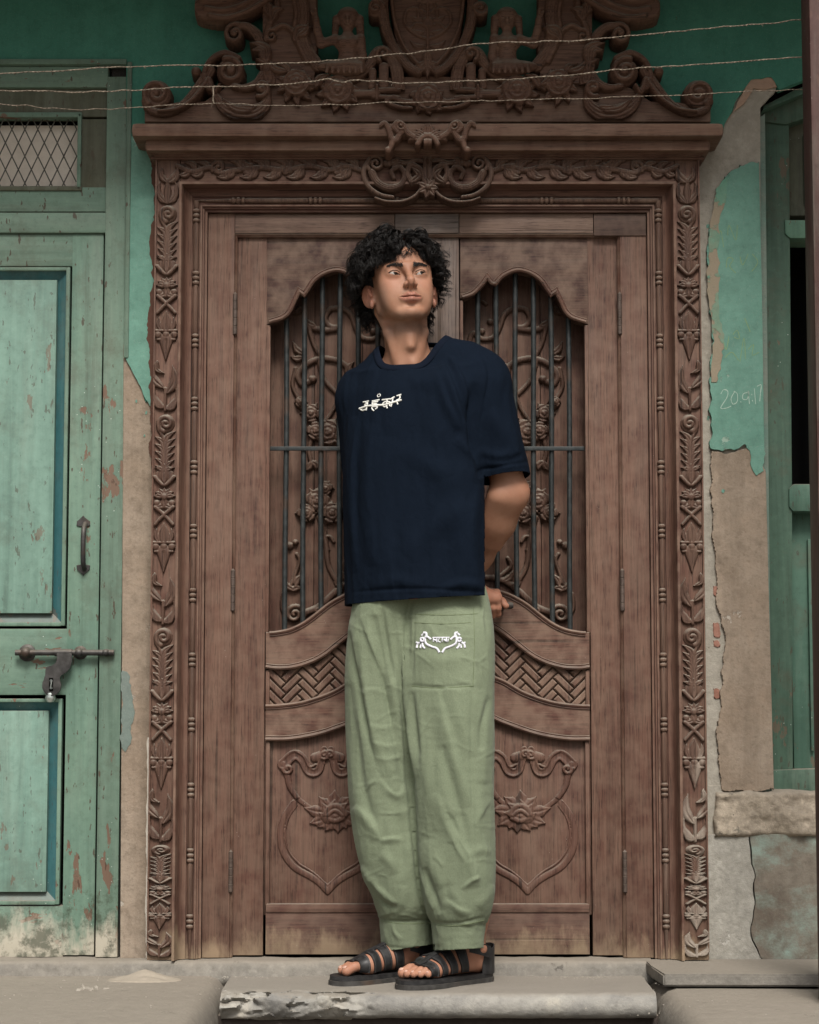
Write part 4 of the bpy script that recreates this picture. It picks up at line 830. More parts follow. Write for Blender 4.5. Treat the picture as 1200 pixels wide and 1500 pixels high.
def build_leaf(side, label):
    M = lambda pts: pts if side > 0 else [(2 * CX0 - x, y) for x, y in pts]
    root = empty('carved_door_leaf', (X(CX0) + side * .24, YL, 0), label, 'door', 'carved double door leaves')
    fx = lambda x: x if side > 0 else 2 * CX0 - x
    def bd(name, a, t, b, c, y0, y1, mat, bev=.0015, par=root, ref=850):
        x0, x1 = sorted((fx(a), fx(b))); x0, x1 = X(x0, ref, y0), X(x1, ref, y0)
        return box(name, x0, x1, y0, y1, c if isinstance(c, float) else Z(c, y0), t if isinstance(t, float) else Z(t, y0), mat, par, bev)
    pl = lambda name, pts, y0, y1, mat, bev=.002, par=root: plate(name, pp(M(pts), y0), y0, y1, mat, par, bev, 2)
    so_ = bd('outer_stile', 864.5, 348, 910, .004, YL, .095, WOODZ); si = bd('inner_stile', 627.3, 348, 673.5, .004, YL - .001, .095, WOODS if side > 0 else WOODZ)
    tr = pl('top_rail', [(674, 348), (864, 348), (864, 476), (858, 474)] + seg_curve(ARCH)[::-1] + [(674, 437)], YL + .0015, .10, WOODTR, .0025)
    mr = pl('middle_rail', sm(SILL) + [(864, 926)] + sm(WT)[::-1], YL + .0015, .10, WOODX, .0025)
    lr = pl('lower_rail', sm(WB) + sm(PT)[::-1], YL + .0015, .10, WOODX, .002)
    br = bd('bottom_rail', 674, 1336, 864, .006, YL + .0015, .095, WOODX, ref=1370)
    # mouldings planted along the curved edges
    mo = [(-.002, YL + .012), (-.002, YL - .003), (.002, YL - .006), (.006, YL - .004), (.007, YL - .001), (.010, YL - .002), (.012, YL + .003)]
    for pts, par, sd, off in ((seg_curve(ARCH), tr, -1, 1), (sm(WT), mr, -1, 1), (sm(PT), lr, -1, 1), (sm(WB), lr, 1, 1), (sm(SILL), mr, 1, 1)):
        sweep('edge_moulding', pp(M(pts), YL), [(o, y) for o, y in mo] if par is not lr or sd < 0 else mo, WOODX, par, sd * side)
    bd('panel_moulding', 674, 1324, 864, 1337, YL - .003, .07, WOODX, .005, br, 1330)
    for a, b, t, c, p in ((674, 679, 1044, 1326, si), (858, 864, 1086, 1326, so_), (858, 864, 982, 1034, so_), (674, 679, 440, 854, si), (858, 864, 476, 926, so_)): bd('panel_moulding', a, t, b, c, YL + .003, .075, WOODZ, .0025, p, (t + c) / 2)
    lp = bd('lower_panel', 670, 1042, 866, 1340, YL + .016, YL + .030, WOODP, .001, root, 1190); wp = pl('weave_panel', [(x, y - 8) for x, y in sm(WT)] + [(x, y + 8) for x, y in sm(WB)[::-1]], YL + .024, YL + .034, WOODP, .0)
    # basket weave: herringbone strips
    w, c45 = 11.2, math.sqrt(.5)
    if not brick_src:
        bm = bmesh.new(); bmesh.ops.create_cube(bm, size=1)
        for v in bm.verts: v.co = Vector((v.co.x * (3 * w - 1.8) * U, v.co.y * .012, v.co.z * (w - 1.8) * U))
        bmesh.ops.bevel(bm, geom=[e for e in bm.edges if all(v.co.y < 0 for v in e.verts)], offset=.003, segments=1, affect='EDGES')
        brick_src.append(bm_obj('weave_strip', bm, WOODP, wp)); first = True
    else: first = False
    wt = np.array(sm(WT)); wb = np.array(sm(WB))
    for k in range(-20, 30):
        for m in range(-8, 9):
            for v in (0, 1):
                gx, gy = ((k + 6 * m + 1.5, k + .5) if not v else (3 + k + 6 * m + .5, -.5 + k)); x = 770 + (gx - gy) * c45 * w; y = 985 + (gx + gy) * c45 * w
                if not 668 < x < 870: continue
                if not np.interp(x, wt[:, 0], wt[:, 1]) - 8 < y < np.interp(x, wb[:, 0], wb[:, 1]) + 8: continue
                q = P(fx(x), y, YL + .018); ang = (rad(45) if not v else rad(-45)) * side
                if first: o = brick_src[0]; first = False
                else: o = inst(brick_src[0], wp, name='weave_strip')
                o.location = (q.x, YL + .0155 + random.uniform(-.0008, .0008), q.z); o.rotation_euler = (random.uniform(-.05, .05), ang, random.uniform(.03, .09) * (1 if v else -1))
    # shield, ribbon and flower on the lower panel
    q = Relief(*( (700, 1090, 850, 1312) ), 1.)
    f2 = lambda pts: pts
    for s in (1, -1):
        g = lambda pts: [(773 + s * (x - 773), y) for x, y in pts]
        q.stroke(g([(822, 1176), (836, 1196), (842, 1220), (838, 1248), (822, 1270), (798, 1284), (784, 1294), (773, 1306)]), 5.0, 3.2, .6); q.stroke(g([(818, 1180), (830, 1198), (835, 1220), (831, 1244), (816, 1264), (794, 1278), (773, 1297)]), 1.6, 2.4, .3)
        q.stroke(g([(778, 1098), (786, 1128), (800, 1130), (810, 1112), (822, 1106), (838, 1120)]), lambda t: 5 + 3.5 * t, 4.0, .8, 'chan'); q.stroke(g([(790, 1120), (800, 1123), (808, 1108), (820, 1100)]), 1.8, 3.5, 2.0)
        q.stroke(g([(838, 1119), (832, 1136), (828, 1152), (816, 1170), (798, 1184)]), lambda t: 5.5 - 2 * t, 4.6, 1, 'ribs'); q.spiral(*g([(831, 1126)])[0], 8, 1.1, 0, s, (.35, .3), 4, 3)
        q.stroke(g([(774, 1104), (792, 1110)]), 7.0, 4.6, 1, 'round', smooth=False); q.spiral(*g([(769, 1105)])[0], 7, 1.3, 1, -s, (.3, .25), 3.6, 4)
    q.H *= np.where((q.gx - 773) ** 2 * .25 + (q.gy - 1190) ** 2 < 900, .6, 1)
    fc = (762, 1190)
    for a, rr in ((-90, 42), (-52, 38), (-128, 38), (-14, 46), (-170, 42), (22, 40), (62, 32), (98, 32), (150, 38), (125, 30), (40, 34)):
        q.leaf((fc[0] + 8 * math.cos(rad(a)), fc[1] + 2 + 6 * math.sin(rad(a))), (fc[0] + rr * math.cos(rad(a)), fc[1] + 3 + rr * .86 * math.sin(rad(a))), 11.5, 5.0, .05, .8 + (a % 3) * .4, .16, 3)
    for a in (-90, -40, -140, 10, 170): q.leaf((fc[0], fc[1] + 8), (fc[0] + 23 * math.cos(rad(a)), fc[1] - 2 + 17 * math.sin(rad(a))), 9.5, 5, .1, 4.5)
    q.stroke([(fc[0] - 15, fc[1] + 3), (fc[0] - 8, fc[1] - 7), (fc[0], fc[1] - 10), (fc[0] + 8, fc[1] - 7), (fc[0] + 15, fc[1] + 3)], 4.0, 4, 6.5); q.stroke([(fc[0] - 11, fc[1] + 4), (fc[0], fc[1] - 3), (fc[0] + 11, fc[1] + 4)], 3.2, 4, 7.5); q.stroke([(fc[0] - 12, fc[1] + 8), (fc[0], fc[1] + 12), (fc[0] + 12, fc[1] + 8)], 4, 4, 6); q.disc(fc[0], fc[1] + 5, 6, 3, 7, 3)
    V, F = q.mesh(lambda a, b: W(a if side > 0 else 2 * CX0 - a, b, YL + .016), .00135); V[:, 1] += YL + .016
    if side < 0: F = F[:, ::-1]
    mesh_obj('carved_shield', V, F, WOODP, lp)
    # boards behind the grille with carved vine
    bp = root
    for a, b in ((668, 722), (722.6, 792), (792.6, 868)): bd('back_board', a, 380, b, 940, .135 + .002 * (a > 700), .150, WOODP, .002, root, 650)
    q = Relief(684, 440, 852, 930, 1.1)
    st = lambda p, w_=3.6, h_=4., b_=1.: q.stroke(p, w_, h_, b_)
    st([(690, 520), (688, 500), (694, 488), (706, 497), (722, 495), (731, 482), (738, 463), (750, 453), (768, 453), (776, 466), (770, 478), (756, 480)], 4); st([(760, 482), (780, 484), (802, 478)], 4.5)
    st([(801, 478), (793, 505), (785, 520)], 3.5); st([(733, 566), (738, 545), (758, 529), (784, 526), (806, 536), (816, 550), (811, 563), (801, 560)], 4.5); st([(786, 528), (778, 556), (756, 580)], 3.5); st([(820, 540), (824, 566), (812, 590)], 3); st([(690, 430), (712, 446)], 3)
    st([(756, 580), (764, 600), (776, 618)], 3); st([(796, 640), (800, 660), (797, 676)], 3.5); st([(785, 758), (776, 790), (771, 830), (752, 862)], 4); st([(772, 806), (778, 790), (770, 786), (764, 794)], 2.6); st([(818, 812), (814, 822), (822, 846), (828, 860)], 2.8)
    st([(700, 846), (735, 850), (762, 868), (784, 888), (806, 898)], 5); st([(730, 846), (748, 830), (744, 818)], 3); st([(838, 870), (840, 890), (832, 906)], 3)
    q.spiral(821, 900, 14, 1.6, 3, 1, (.28, .22), 5, 1); q.spiral(786, 896, 8, 1.2, 1, 1, (.34, .3), 5, 1); q.disc(829, 800, 6, 6, 1); q.disc(820, 795, 4.5, 6, 1); q.disc(706, 486, 5, 5, 1); q.disc(718, 472, 5, 5, 1); q.disc(795, 556, 6, 6, 1)
    for a, b in (((806, 520), (824, 500)), ((808, 524), (828, 522)), ((744, 552), (734, 530)), ((740, 560), (726, 552)), ((820, 860), (808, 842)), ((822, 864), (836, 850)), ((826, 866), (810, 862)), ((736, 852), (752, 836)), ((748, 858), (764, 852)), ((790, 478), (806, 466)), ((796, 676), (788, 690)), ((797, 676), (806, 690)), ((800, 600), (818, 588)), ((746, 646), (740, 664)), ((812, 450), (826, 460))): q.leaf(a, b, 6, 5.5, .15, 1, .15)
    for x, y, rr in ((772, 634, 18), (797, 606, 13), (790, 632, 13), (752, 640, 13), (788, 735, 17), (766, 752, 15), (804, 752, 13), (776, 716, 10), (812, 590, 8)):
        for k in range(6): q.leaf((x, y), (x + rr * 1.35 * math.cos(k * 1.05), y + rr * 1.35 * math.sin(k * 1.05)), rr * .36, 4, 0, 1)
        q.rose(x, y, rr, 8, 2, 5, x * .1)
    V, F = q.mesh(lambda a, b: W(a if side > 0 else 2 * CX0 - a, b, .135), .0021); V[:, 1] += .136
    if side < 0: F = F[:, ::-1]
    mesh_obj('carved_vine', V, F, WOODC, root)
    # iron grille
    ay = np.array(seg_curve(ARCH)); sy = np.array(sm(SILL))
    for x in (700, 728, 755.5, 782, 808, 834):
        xw = X(fx(x), 650, .078); z1 = Z(np.interp(x, ay[:, 0], ay[:, 1]) - 8, .078); z0 = Z(np.interp(x, sy[:, 0], sy[:, 1]) + 9, .078); zz = np.linspace(z0, z1, 12)
        tube('grille_bar', np.stack([xw + .0012 * np.sin(zz * 7 + x), np.full(12, .080), zz], 1), .0066, BARM, root, 10)
    xa, xb = sorted((X(fx(676), 656, .07), X(fx(861), 656, .07))); box('grille_crossbar', xa, xb, .068, .076, Z(660, .07), Z(654, .07), BARM, root, .001)
    # hinges
    for yc in (460, 865, 1277):
        z0, z1 = Z(yc + 30, .03), Z(yc - 30, .03); pr = [(.0005, z0 - .004), (.004, z0)]; n = 5
        for k in range(n): a, b = z0 + (z1 - z0) * k / n, z0 + (z1 - z0) * (k + 1) / n; pr += [(.0045, a + .0004), (.0058, a + .0012), (.0058, b - .0012), (.0045, b - .0004)]
        lathe('hinge', pr + [(.004, z1), (.0005, z1 + .004)], HINGE, root, 10, 'z', (X(fx(911.5), 850, .03), .0285, 0))
    return root
leafL = build_leaf(-1, 'carved teak door leaf hinged on the side of the green door')
leafR = build_leaf(1, 'carved teak door leaf whose handle the man grips, hinged beside the chalked pier')
# pull handle on the leaf at his hand
HA, HB = P(676, 889, -.020), P(752, 887, -.020)
hn = tube('handle', [HA, HA * .5 + HB * .5, HB - Vector((.004, 0, 0)), HB], [.0085, .0085, .0085, .006], IRON, leafR, 12)
for t in (.12, .80): c = HA.lerp(HB, t); tube('handle_post', [c, c + Vector((0, .068, -.004))], .0065, IRON, hn, 10)

# ================================================================== GREEN DOOR ON THE LEFT
gf = empty('green_doorway', (X(60), .05, 0), 'sage green doorway surround with a wire mesh transom beside the carved door', 'doorway')
YG = .036
box('frame_post', X(147, 850, YG), X(179, 850, YG), YG, .12, .0, Z(112, YG), GREENF, gf, .003)
box('frame_edge', X(177, 850, .024), X(184, 850, .024), .024, .09, Z(524, .024), Z(90, .024), GREENF, gf, .003)
pbox('frame_head', -400, 97, 148.5, 128, YG + .0008, .118, GREENX, gf, .003, 850); pbox('frame_edge', -400, 86, 185.5, 94, .023, .09, GREENX, gf, .003, ref=92)
pbox('transom_rail', -400, 311, 148.5, 341, YG + .001, .118, GREENX, gf, .004, 850)
pbox('transom_frame', -400, 129, 148.5, 171, YG + .014, .10, GRUNGE, gf, .003, 850); pbox('transom_frame', -400, 274, 148.5, 310, YG + .012, .10, GREENX, gf, .003, 850); box('transom_frame', X(116, 220, YG), X(148.5, 850, YG), YG + .013, .10, Z(273, YG), Z(172, YG), GRUNGE, gf, .003)
for a, b, c, d in ((-400, 164, 120, 171.5), (-400, 272, 120, 279), (113, 165, 119, 278)): pbox('transom_bead', a, b, c, d, YG + .006, .08, GREENX if b != 272 else GRUNGE, gf, .003)
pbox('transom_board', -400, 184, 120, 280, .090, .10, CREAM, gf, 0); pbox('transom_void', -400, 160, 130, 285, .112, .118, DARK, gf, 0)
parts = []
for i in range(-22, 8):
    for s in (1, -1):
        a, b = (i * 19.0 + 8, 170), (i * 19.0 + 8 + s * 51.3 * 1.0, 276); n = 12; pts = []
        for k in range(n): t = k / (n - 1); pts.append(P(a[0] + (b[0] - a[0]) * t + 1.6 * math.sin(t * math.pi * 11.2) * s * 0, a[1] + (b[1] - a[1]) * t, .066 + .0012 * s))
        if max(p.x for p in pts) < X(114, 220, .066) or True:
            pts = [p for p in pts if p.x < X(116, 220, .066)]
            if len(pts) > 1: parts.append(tube('', pts, .0017, None, seg=5, data_only=True))
mesh_obj('wire_mesh', *merge(parts), MESHM, gf)
box('dark_backing', X(-420), X(170), .125, .14, -.05, Z(100), DARK, gf, 0)  # added black backing, keeps sky light out of the green door's slits
gd = empty('green_door_leaf', (X(60), .05, 0), 'sage green panelled door with teal bevels, iron bolt and pull handle', 'door')
YD = .046
box('stile', X(99, 850, YD), X(145.2, 850, YD), YD, .10, .004, Z(343, YD), GREEN, gd, .002)
pbox('top_rail', -330, 343, 100.5, 390, YD + .001, .098, GREENX, gd, .002, 850); pbox('lock_rail', -330, 921, 100.5, 1018, YD + .001, .098, GREENX, gd, .002, 850); pbox('bottom_rail', -330, 1327, 100.5, 1402, YD + .001, .098, GREENX, gd, .002, 850)
def gpanel(a, t, b, c, by):
    """sunk teal bevel round a raised field; a..b across, t..c down"""
    x0, x1, z0, z1 = X(a, (t + c) / 2, YD), X(b, (t + c) / 2, YD), Z(c, YD), Z(t, YD); bx_, bz = X(b) - X(b - 15), X(b) - X(b - by)
    p = box('panel', x0 + bx_, x1 - bx_, YD + .004, .09, z0 + bz, z1 - bz, GREENP, gd, .0015)
    V = [(x0, YD + .006, z0), (x1, YD + .006, z0), (x1, YD + .006, z1), (x0, YD + .006, z1)]; V += [(x0 + bx_, YD + .024, z0 + bz), (x1 - bx_, YD + .024, z0 + bz), (x1 - bx_, YD + .024, z1 - bz), (x0 + bx_, YD + .024, z1 - bz)]
    mesh_obj('panel_bevel', V, [(0, 1, 5, 4), (1, 2, 6, 5), (2, 3, 7, 6), (3, 0, 4, 7)], TEAL, p, False)
    for q in ((x1 - .001, x1 + .009, z0 - .008, z1 + .008), (x0, x1, z1 - .001, z1 + .008), (x0, x1, z0 - .009, z0 + .001)): box('panel_bead', q[0], q[1], YD - .003, .07, q[2], q[3], GREEN, p, .0025)
gpanel(-300, 396, 94, 912, 14); gpanel(-300, 1028, 84, 1320, 13)
# pull handle
hc = P(122, 798, YD - .03)
ph = tube('pull_handle', crom([(hc.x, YD - .002, Z(765)), (hc.x, YD - .022, Z(772)), (hc.x, YD - .030, Z(785)), (hc.x, YD - .030, Z(812)), (hc.x, YD - .022, Z(826)), (hc.x, YD - .002, Z(832))], 5), .0062, IRON, gd, 10)
for yc, s in ((764, 1), (834, -1)):
    pts = [(112, 6), (113, -1), (118, -4), (122, -9), (126, -4), (131, -1), (132, 6), (122, 8)]; plate('handle_plate', pp([(x, yc + s * y) for x, y in pts], YD - .004), YD - .004, YD + .002, IRON, ph, .001, 1)
# sliding bolt with hasp
yb = 956; bz = Z(yb, YD - .02)
bt = lathe('bolt_rod', [(.001, 0), (.0075, .001), (.0075, X(168, yb) - X(22, yb)), (.001, X(168, yb) - X(22, yb) + .001)], IRON, gd, 14, 'x', (X(22, yb, YD - .02), YD - .020, bz))
for x, rr in ((40, .021), (118, .017), (157, .015)):
    c = (X(x, yb, YD), YD + .002, bz); lathe('bolt_boss', [(.001, -.002), (rr * 1.05, 0), (rr, .004), (rr * .72, .007), (rr * .62, .014), (rr * .60, .028), (rr * .35, .034), (.001, .035)], IRON, bt, 18, 'y', c)
lathe('bolt_collar', [(.001, 0), (.0095, .001), (.0095, .044), (.001, .045)], IRON, bt, 14, 'x', (X(80, yb, YD - .02), YD - .020, bz))
hp = [(83, 957), (105, 957), (106, 966), (103, 978), (97, 985), (88, 990), (87, 996), (90, 1003), (88, 1012), (82, 1018), (75, 1020), (67, 1017), (62, 1009), (62, 1000), (66, 992), (67, 977), (79, 974), (84, 968)]
ha = plate('hasp', pp([(p[0], p[1]) for p in jag(hp, 0, 3, 0)], YD - .030), YD - .030, YD - .024, IRON, bt, .0015)
plate('hasp_slot', pp([(72, 993), (78, 993), (78, 1012), (72, 1012)], YD - .031), YD - .0312, YD - .028, DARK, ha, 0); tube('staple', [P(75, 996, YD + .002), P(75, 997, YD - .036), P(75, 1008, YD - .036), P(75, 1009, YD + .002)], .0032, SILVER, ha, 8)
ly = [(.001, 0), (.011, .001), (.0135, .006), (.012, .011), (.0135, .014), (.012, .020), (.008, .026), (.001, .027)]
lk = lathe('small_padlock', [(a, -b) for a, b in ly][::-1], SILVER, None, 14, 'z', (X(74, 1015, YD - .02), YD - .018, Z(1013, YD - .02)))
tag(lk, 'small worn steel lock hanging from the hasp of the green door', 'padlock')

# ================================================================== WINDOW BAY ON THE RIGHT
wf = empty('green_window', (X(1190), .15, Z(1160)), 'bottle green window frame with dark open pane, recessed beside the pier', 'window')
YW = .135
plate('wall_reveal', pp([(1112, 172), (1121, 166), (1131, 1160), (1116, 1160)], .042), .042, .30, plaster('reveal_plaster', (.10, .20, .165), (.22, .20, .17), .4), wall, .002)
def slanted(name, pts, y0, y1, mat, bev=.003, par=wf): return plate(name, pp(pts, y0), y0, y1, mat, par, bev)
slanted('frame_post', [(1119, 176), (1156, 176), (1160, 700), (1162, 1150), (1127, 1150)], YW, .24, GREENW)
slanted('arched_head', [(1118, 178), (1119, 160), (1160, 142), (1240, 108), (1400, 60), (1400, 120), (1260, 150), (1196, 168), (1152, 182)], YW - .01, .24, GREENW)
slanted('arch_moulding', [(1117, 162), (1119, 154), (1160, 134), (1240, 100), (1400, 50), (1400, 60), (1240, 110), (1160, 144)], YW - .05, .24, GREENL)
ap = slanted('upper_panel', [(1150, 186), (1200, 166), (1400, 120), (1400, 316), (1152, 316)], YW + .045, .25, GRUNGE); pbox('panel_bead', 1178, 196, 1183, 300, YW + .034, .2, GREENW, ap, .002); pbox('panel_bead', 1183.5, 196, 1400, 201, YW + .034, .2, GREENW, ap, .002)
slanted('peeled_rail', [(1150, 322), (1400, 322), (1400, 349), (1158, 349), (1150, 342)], YW - .006, .24, PEEL)
slanted('middle_rail', [(1156, 716), (1163, 709), (1420, 709), (1420, 749), (1162, 749), (1156, 742)], YW - .006, .24, GREENL); slanted('lower_rail', [(1128, 1128), (1420, 1120), (1420, 1164), (1128, 1164)], YW - .004, .24, GREENW)
lpn = pbox('lower_panel', 1160, 750, 1420, 1126, YW + .05, .25, GREENL, wf, .003); pbox('panel_bead', 1186, 790, 1191, 1100, YW + .038, .2, GREENL, lpn, .002); pbox('panel_bead', 1191.6, 790, 1420, 795, YW + .038, .2, GREENL, lpn, .002); pbox('panel_recess', 1192, 797, 1420, 1098, YW + .047, YW + .06, TEAL, lpn, 0)
pbox('sash_stile', 1186, 352, 1204, 708, YW + .10, .27, GREENW, wf, .003)
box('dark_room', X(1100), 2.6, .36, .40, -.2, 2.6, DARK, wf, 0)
# brown upright at the edge of the porch
xp = X(1191.5, 350, -.55); po = empty('porch_post', (xp + .05, -.50, FZ), 'dark oxide brown upright at the edge of the porch', 'post')
box('shaft', xp, xp + .10, -.55, -.45, FZ - .001, 2.9, POSTM, po, .006); box('base_block', xp + .02, xp + .12, -.56, -.43, FZ - .002, FZ + .10, POSTM, po, .006)
# porch roof overhead (out of frame): shades the top of the facade
pr = empty('porch_canopy', (0, .1, 2.52), 'wide porch canopy slab shading the top of the house front', 'canopy')
box('soffit', -4.5, 4.5, -.57, .5, 2.50, 2.62, CEIL, pr, .01)

# ================================================================== TWINE STRUNG ACROSS
def twine(label, pts, Y, r, seed):
    c = crom(pts, 26); x, z = W(c[:, 0], c[:, 1], Y); n = fbm(np.stack([c[:, 0] * .05, 0 * c[:, 0] + seed, 0 * c[:, 0]], 1), 4, .6)
    s = np.arange(len(c)); q = np.stack([x, Y + .002 * np.sin(s * .3), z + n * .0016], 1); parts = []
    L = np.concatenate([[0], np.cumsum(np.linalg.norm(np.diff(q, axis=0), axis=1))]); t = np.linspace(0, L[-1], int(L[-1] / .0042)); q = np.stack([np.interp(t, L, q[:, k]) for k in range(3)], 1)
    for ph in (0, math.pi):
        a = t / .0105 * 2 * math.pi * .55 + ph; k = r * .55; parts.append(tube('', q + np.stack([0 * a, k * np.cos(a), k * np.sin(a)], 1), r * .62 * (1 + .2 * vnoise(np.stack([t * 90, 0 * t + seed, 0 * t], 1))), None, seg=6, data_only=True))
    for _ in range(26):                                                       # loose fibres and knots
        i = random.randrange(len(q) - 3); d = Vector((random.uniform(-1, 1), random.uniform(-1, .3), random.uniform(-1, .4))).normalized() * random.uniform(.003, .009); parts.append(tube('', [q[i], q[i] + np.array(d) * .6, q[i] + np.array(d) + [0, 0, -.002]], .0004, None, seg=4, data_only=True))
    return tag(mesh_obj('twine', *merge(parts), TWINE), label, 'twine', 'lines of twine across the doorway')
YT = -.42
twine('topmost line of twine, rising past the carved figures', [(-700, 128), (-300, 118), (0, 108), (160, 99), (280, 96), (430, 92), (560, 82), (620, 76), (700, 65), (760, 62), (860, 58), (960, 49), (1080, 38), (1200, 27), (1500, 0), (1900, -30)], YT, .0015, 1)
twine('middle line of twine, with a knot in front of the pediment', [(-700, 128), (-300, 132), (0, 133), (150, 134), (260, 128), (330, 127), (440, 121), (480, 116), (500, 121), (530, 118), (600, 122), (700, 118), (800, 113), (900, 103), (1000, 96), (1200, 82), (1500, 60), (1900, 34)], YT - .006, .0016, 2)
twine('lowest and thinnest line of twine, just above the cornice', [(-700, 140), (-300, 147), (0, 153), (90, 160), (160, 160), (300, 152), (420, 155), (560, 151), (700, 148), (850, 144), (1000, 139), (1200, 129), (1500, 112), (1900, 92)], YT + .006, .0011, 3)
dn = tube('dangling_end', [P(312, 128, YT - .007), P(313, 138, YT - .008), P(312, 147, YT - .006), P(314, 152, YT - .005)], [.0014, .0016, .002, .0012], TWINE, bpy.data.objects['twine.001'], 6)

# ================================================================== SAND AND FALLEN FLAKES
def mound():
    n = 46; g = np.linspace(-1, 1, n); gx, gy = np.meshgrid(g, g); rr = np.hypot(gx, gy); h = np.clip(1 - rr, 0, 1) ** 1.3 * .026 + fbm(np.stack([gx * 5, gy * 5, 0 * gx], -1), 4) * .0016 * (rr < 1) - .003 * (rr > .9)
    cx, cy = floor_xy(212, 1436); V = np.stack([cx + gx * .10, cy + gy * .055, FZ + h], -1).reshape(-1, 3); i = np.arange(n * n).reshape(n, n); return V, np.stack([i[:-1, :-1], i[:-1, 1:], i[1:, 1:], i[1:, :-1]], -1).reshape(-1, 4)
tag(mesh_obj('sand', *mound(), SAND), 'small heap of pale sand against the door sill', 'sand', kind='stuff')
def crumbs(spec, seed):
    rs = np.random.default_rng(seed); parts = []
    for px, py, sx, sy, n, s0, s1 in spec:
        for _ in range(n):
            x, y = floor_xy(px + rs.normal() * sx, py + rs.normal() * sy); s = rs.uniform(s0, s1); a = rs.uniform(0, 6.3, 5); a.sort()
            if y > -.045: y = -.045 - rs.uniform(0, .02)
            k = 5; r0 = s * rs.uniform(.6, 1.2, k); top = FZ + s * rs.uniform(.25, .55)
            V = [(x + r0[i] * math.cos(a[i]), y + r0[i] * math.sin(a[i]), FZ - .001) for i in range(k)] + [(x + .7 * r0[i] * math.cos(a[i]), y + .7 * r0[i] * math.sin(a[i]), top) for i in range(k)]
            F = [(i, (i + 1) % k, k + (i + 1) % k, k + i) for i in range(k)] + [(k, k + 1, k + 2, k + 3), (k, k + 3, k + 4, k + 4)]
            parts.append((np.array(V), np.array(F[:-1] + [(k, k + 3, k + 4, k)])))
    return merge(parts)
V, F = crumbs([(132, 1448, 12, 1.2, 16, .003, .008), (200, 1436, 40, 4, 90, .0008, .0022), (80, 1470, 70, 16, 60, .0006, .003), (280, 1450, 60, 10, 60, .0006, .0022), (460, 1432, 14, 3, 14, .001, .004), (860, 1426, 30, 3, 70, .0008, .003), (820, 1440, 90, 8, 60, .0006, .0018), (1060, 1470, 80, 14, 60, .0006, .003), (300, 1433, 160, 2.5, 130, .0008, .0035), (620, 1433, 120, 2, 60, .0006, .002), (820, 1432, 70, 2, 70, .0008, .003), (960, 1440, 14, 5, 14, .001, .004), (1100, 1428, 60, 4, 40, .0006, .002)], 4)
tag(mesh_obj('debris', [tuple(v) for v in V], [list(dict.fromkeys(f)) for f in F.tolist()], FLAKE, None, False), 'crumbs and flakes of plaster scattered on the stone platform', 'debris', kind='stuff')

# ================================================================== THE MAN
def proj(V):
    """photograph position of world points"""
    V = np.asarray(V, float); y = V[:, 1] + DIST; z = V[:, 2] - CAMZ; d = y * math.cos(PITCH) + z * math.sin(PITCH); v = -y * math.sin(PITCH) + z * math.cos(PITCH)
    return 600 + FPX * V[:, 0] / d, 750 - FPX * v / d
def cloth(name, base, dark, weave=900, wb=.25, sheen=.15, mott=.3):
    m = Mt(name, .92, .06); m.b.inputs['Sheen Weight'].default_value = sheen
    a = m.noise(38, detail=5, rough=.65); b = m.noise(6, detail=4); t = m.noise((weave, weave, weave * .22), detail=1); u = m.noise((weave * .22, weave * .22, weave), detail=1)
    c = m.mix(m.rng(a, .36, .66, 0, mott), base, dark); c = m.mix(m.rng(b, .42, .68, 0, mott), c, tuple(min(1, q * 1.25) for q in base)); c = m.mix(m.rng(t, .4, .65, 0, .22), c, tuple(min(1, q * 1.5 + .004) for q in base)); c = m.mix(m.rng(u, .4, .65, 0, .2), c, tuple(q * .62 for q in base))
    m.col(c); m.bump(t, wb, .0007); m.bump(u, wb, .0007)
    w = m.noise((48, 48, 30), detail=6, rough=.62, dist=1.2); m.bump(w, .45, .0035); return m.m
NAVY = cloth('navy_cotton', (.0042, .0078, .0150), (.0028, .0052, .0100), 1000, .15, .0)
NAVYR = cloth('navy_rib', (.0050, .0078, .0150), (.003, .005, .010), 700, .3, .0)
SAGE = cloth('sage_linen', (.172, .203, .134), (.130, .157, .102), 800, .3, .08, .35)
THREAD = Mt('white_embroidery', .75, .2).col((.72, .72, .68)).m
THREADL = Mt('lilac_white_embroidery', .75, .2).col((.66, .66, .72)).m
def leather():
    m = Mt('black_leather', .5, .4); a = m.noise(70, detail=5, rough=.65); m.col(m.mix(m.rng(a, .35, .7), (.010, .010, .011), (.030, .029, .029))); m.L(m.rng(a, .3, .7, .38, .65), m.b.inputs['Roughness']); m.bump(a, .35, .0015); return m.m
LEATHER = leather(); SOLE = metal('worn_black_rubber', (.022, .021, .020), .35, 0., .75); STITCH = Mt('grey_thread', .8, .2).col((.075, .075, .075)).m
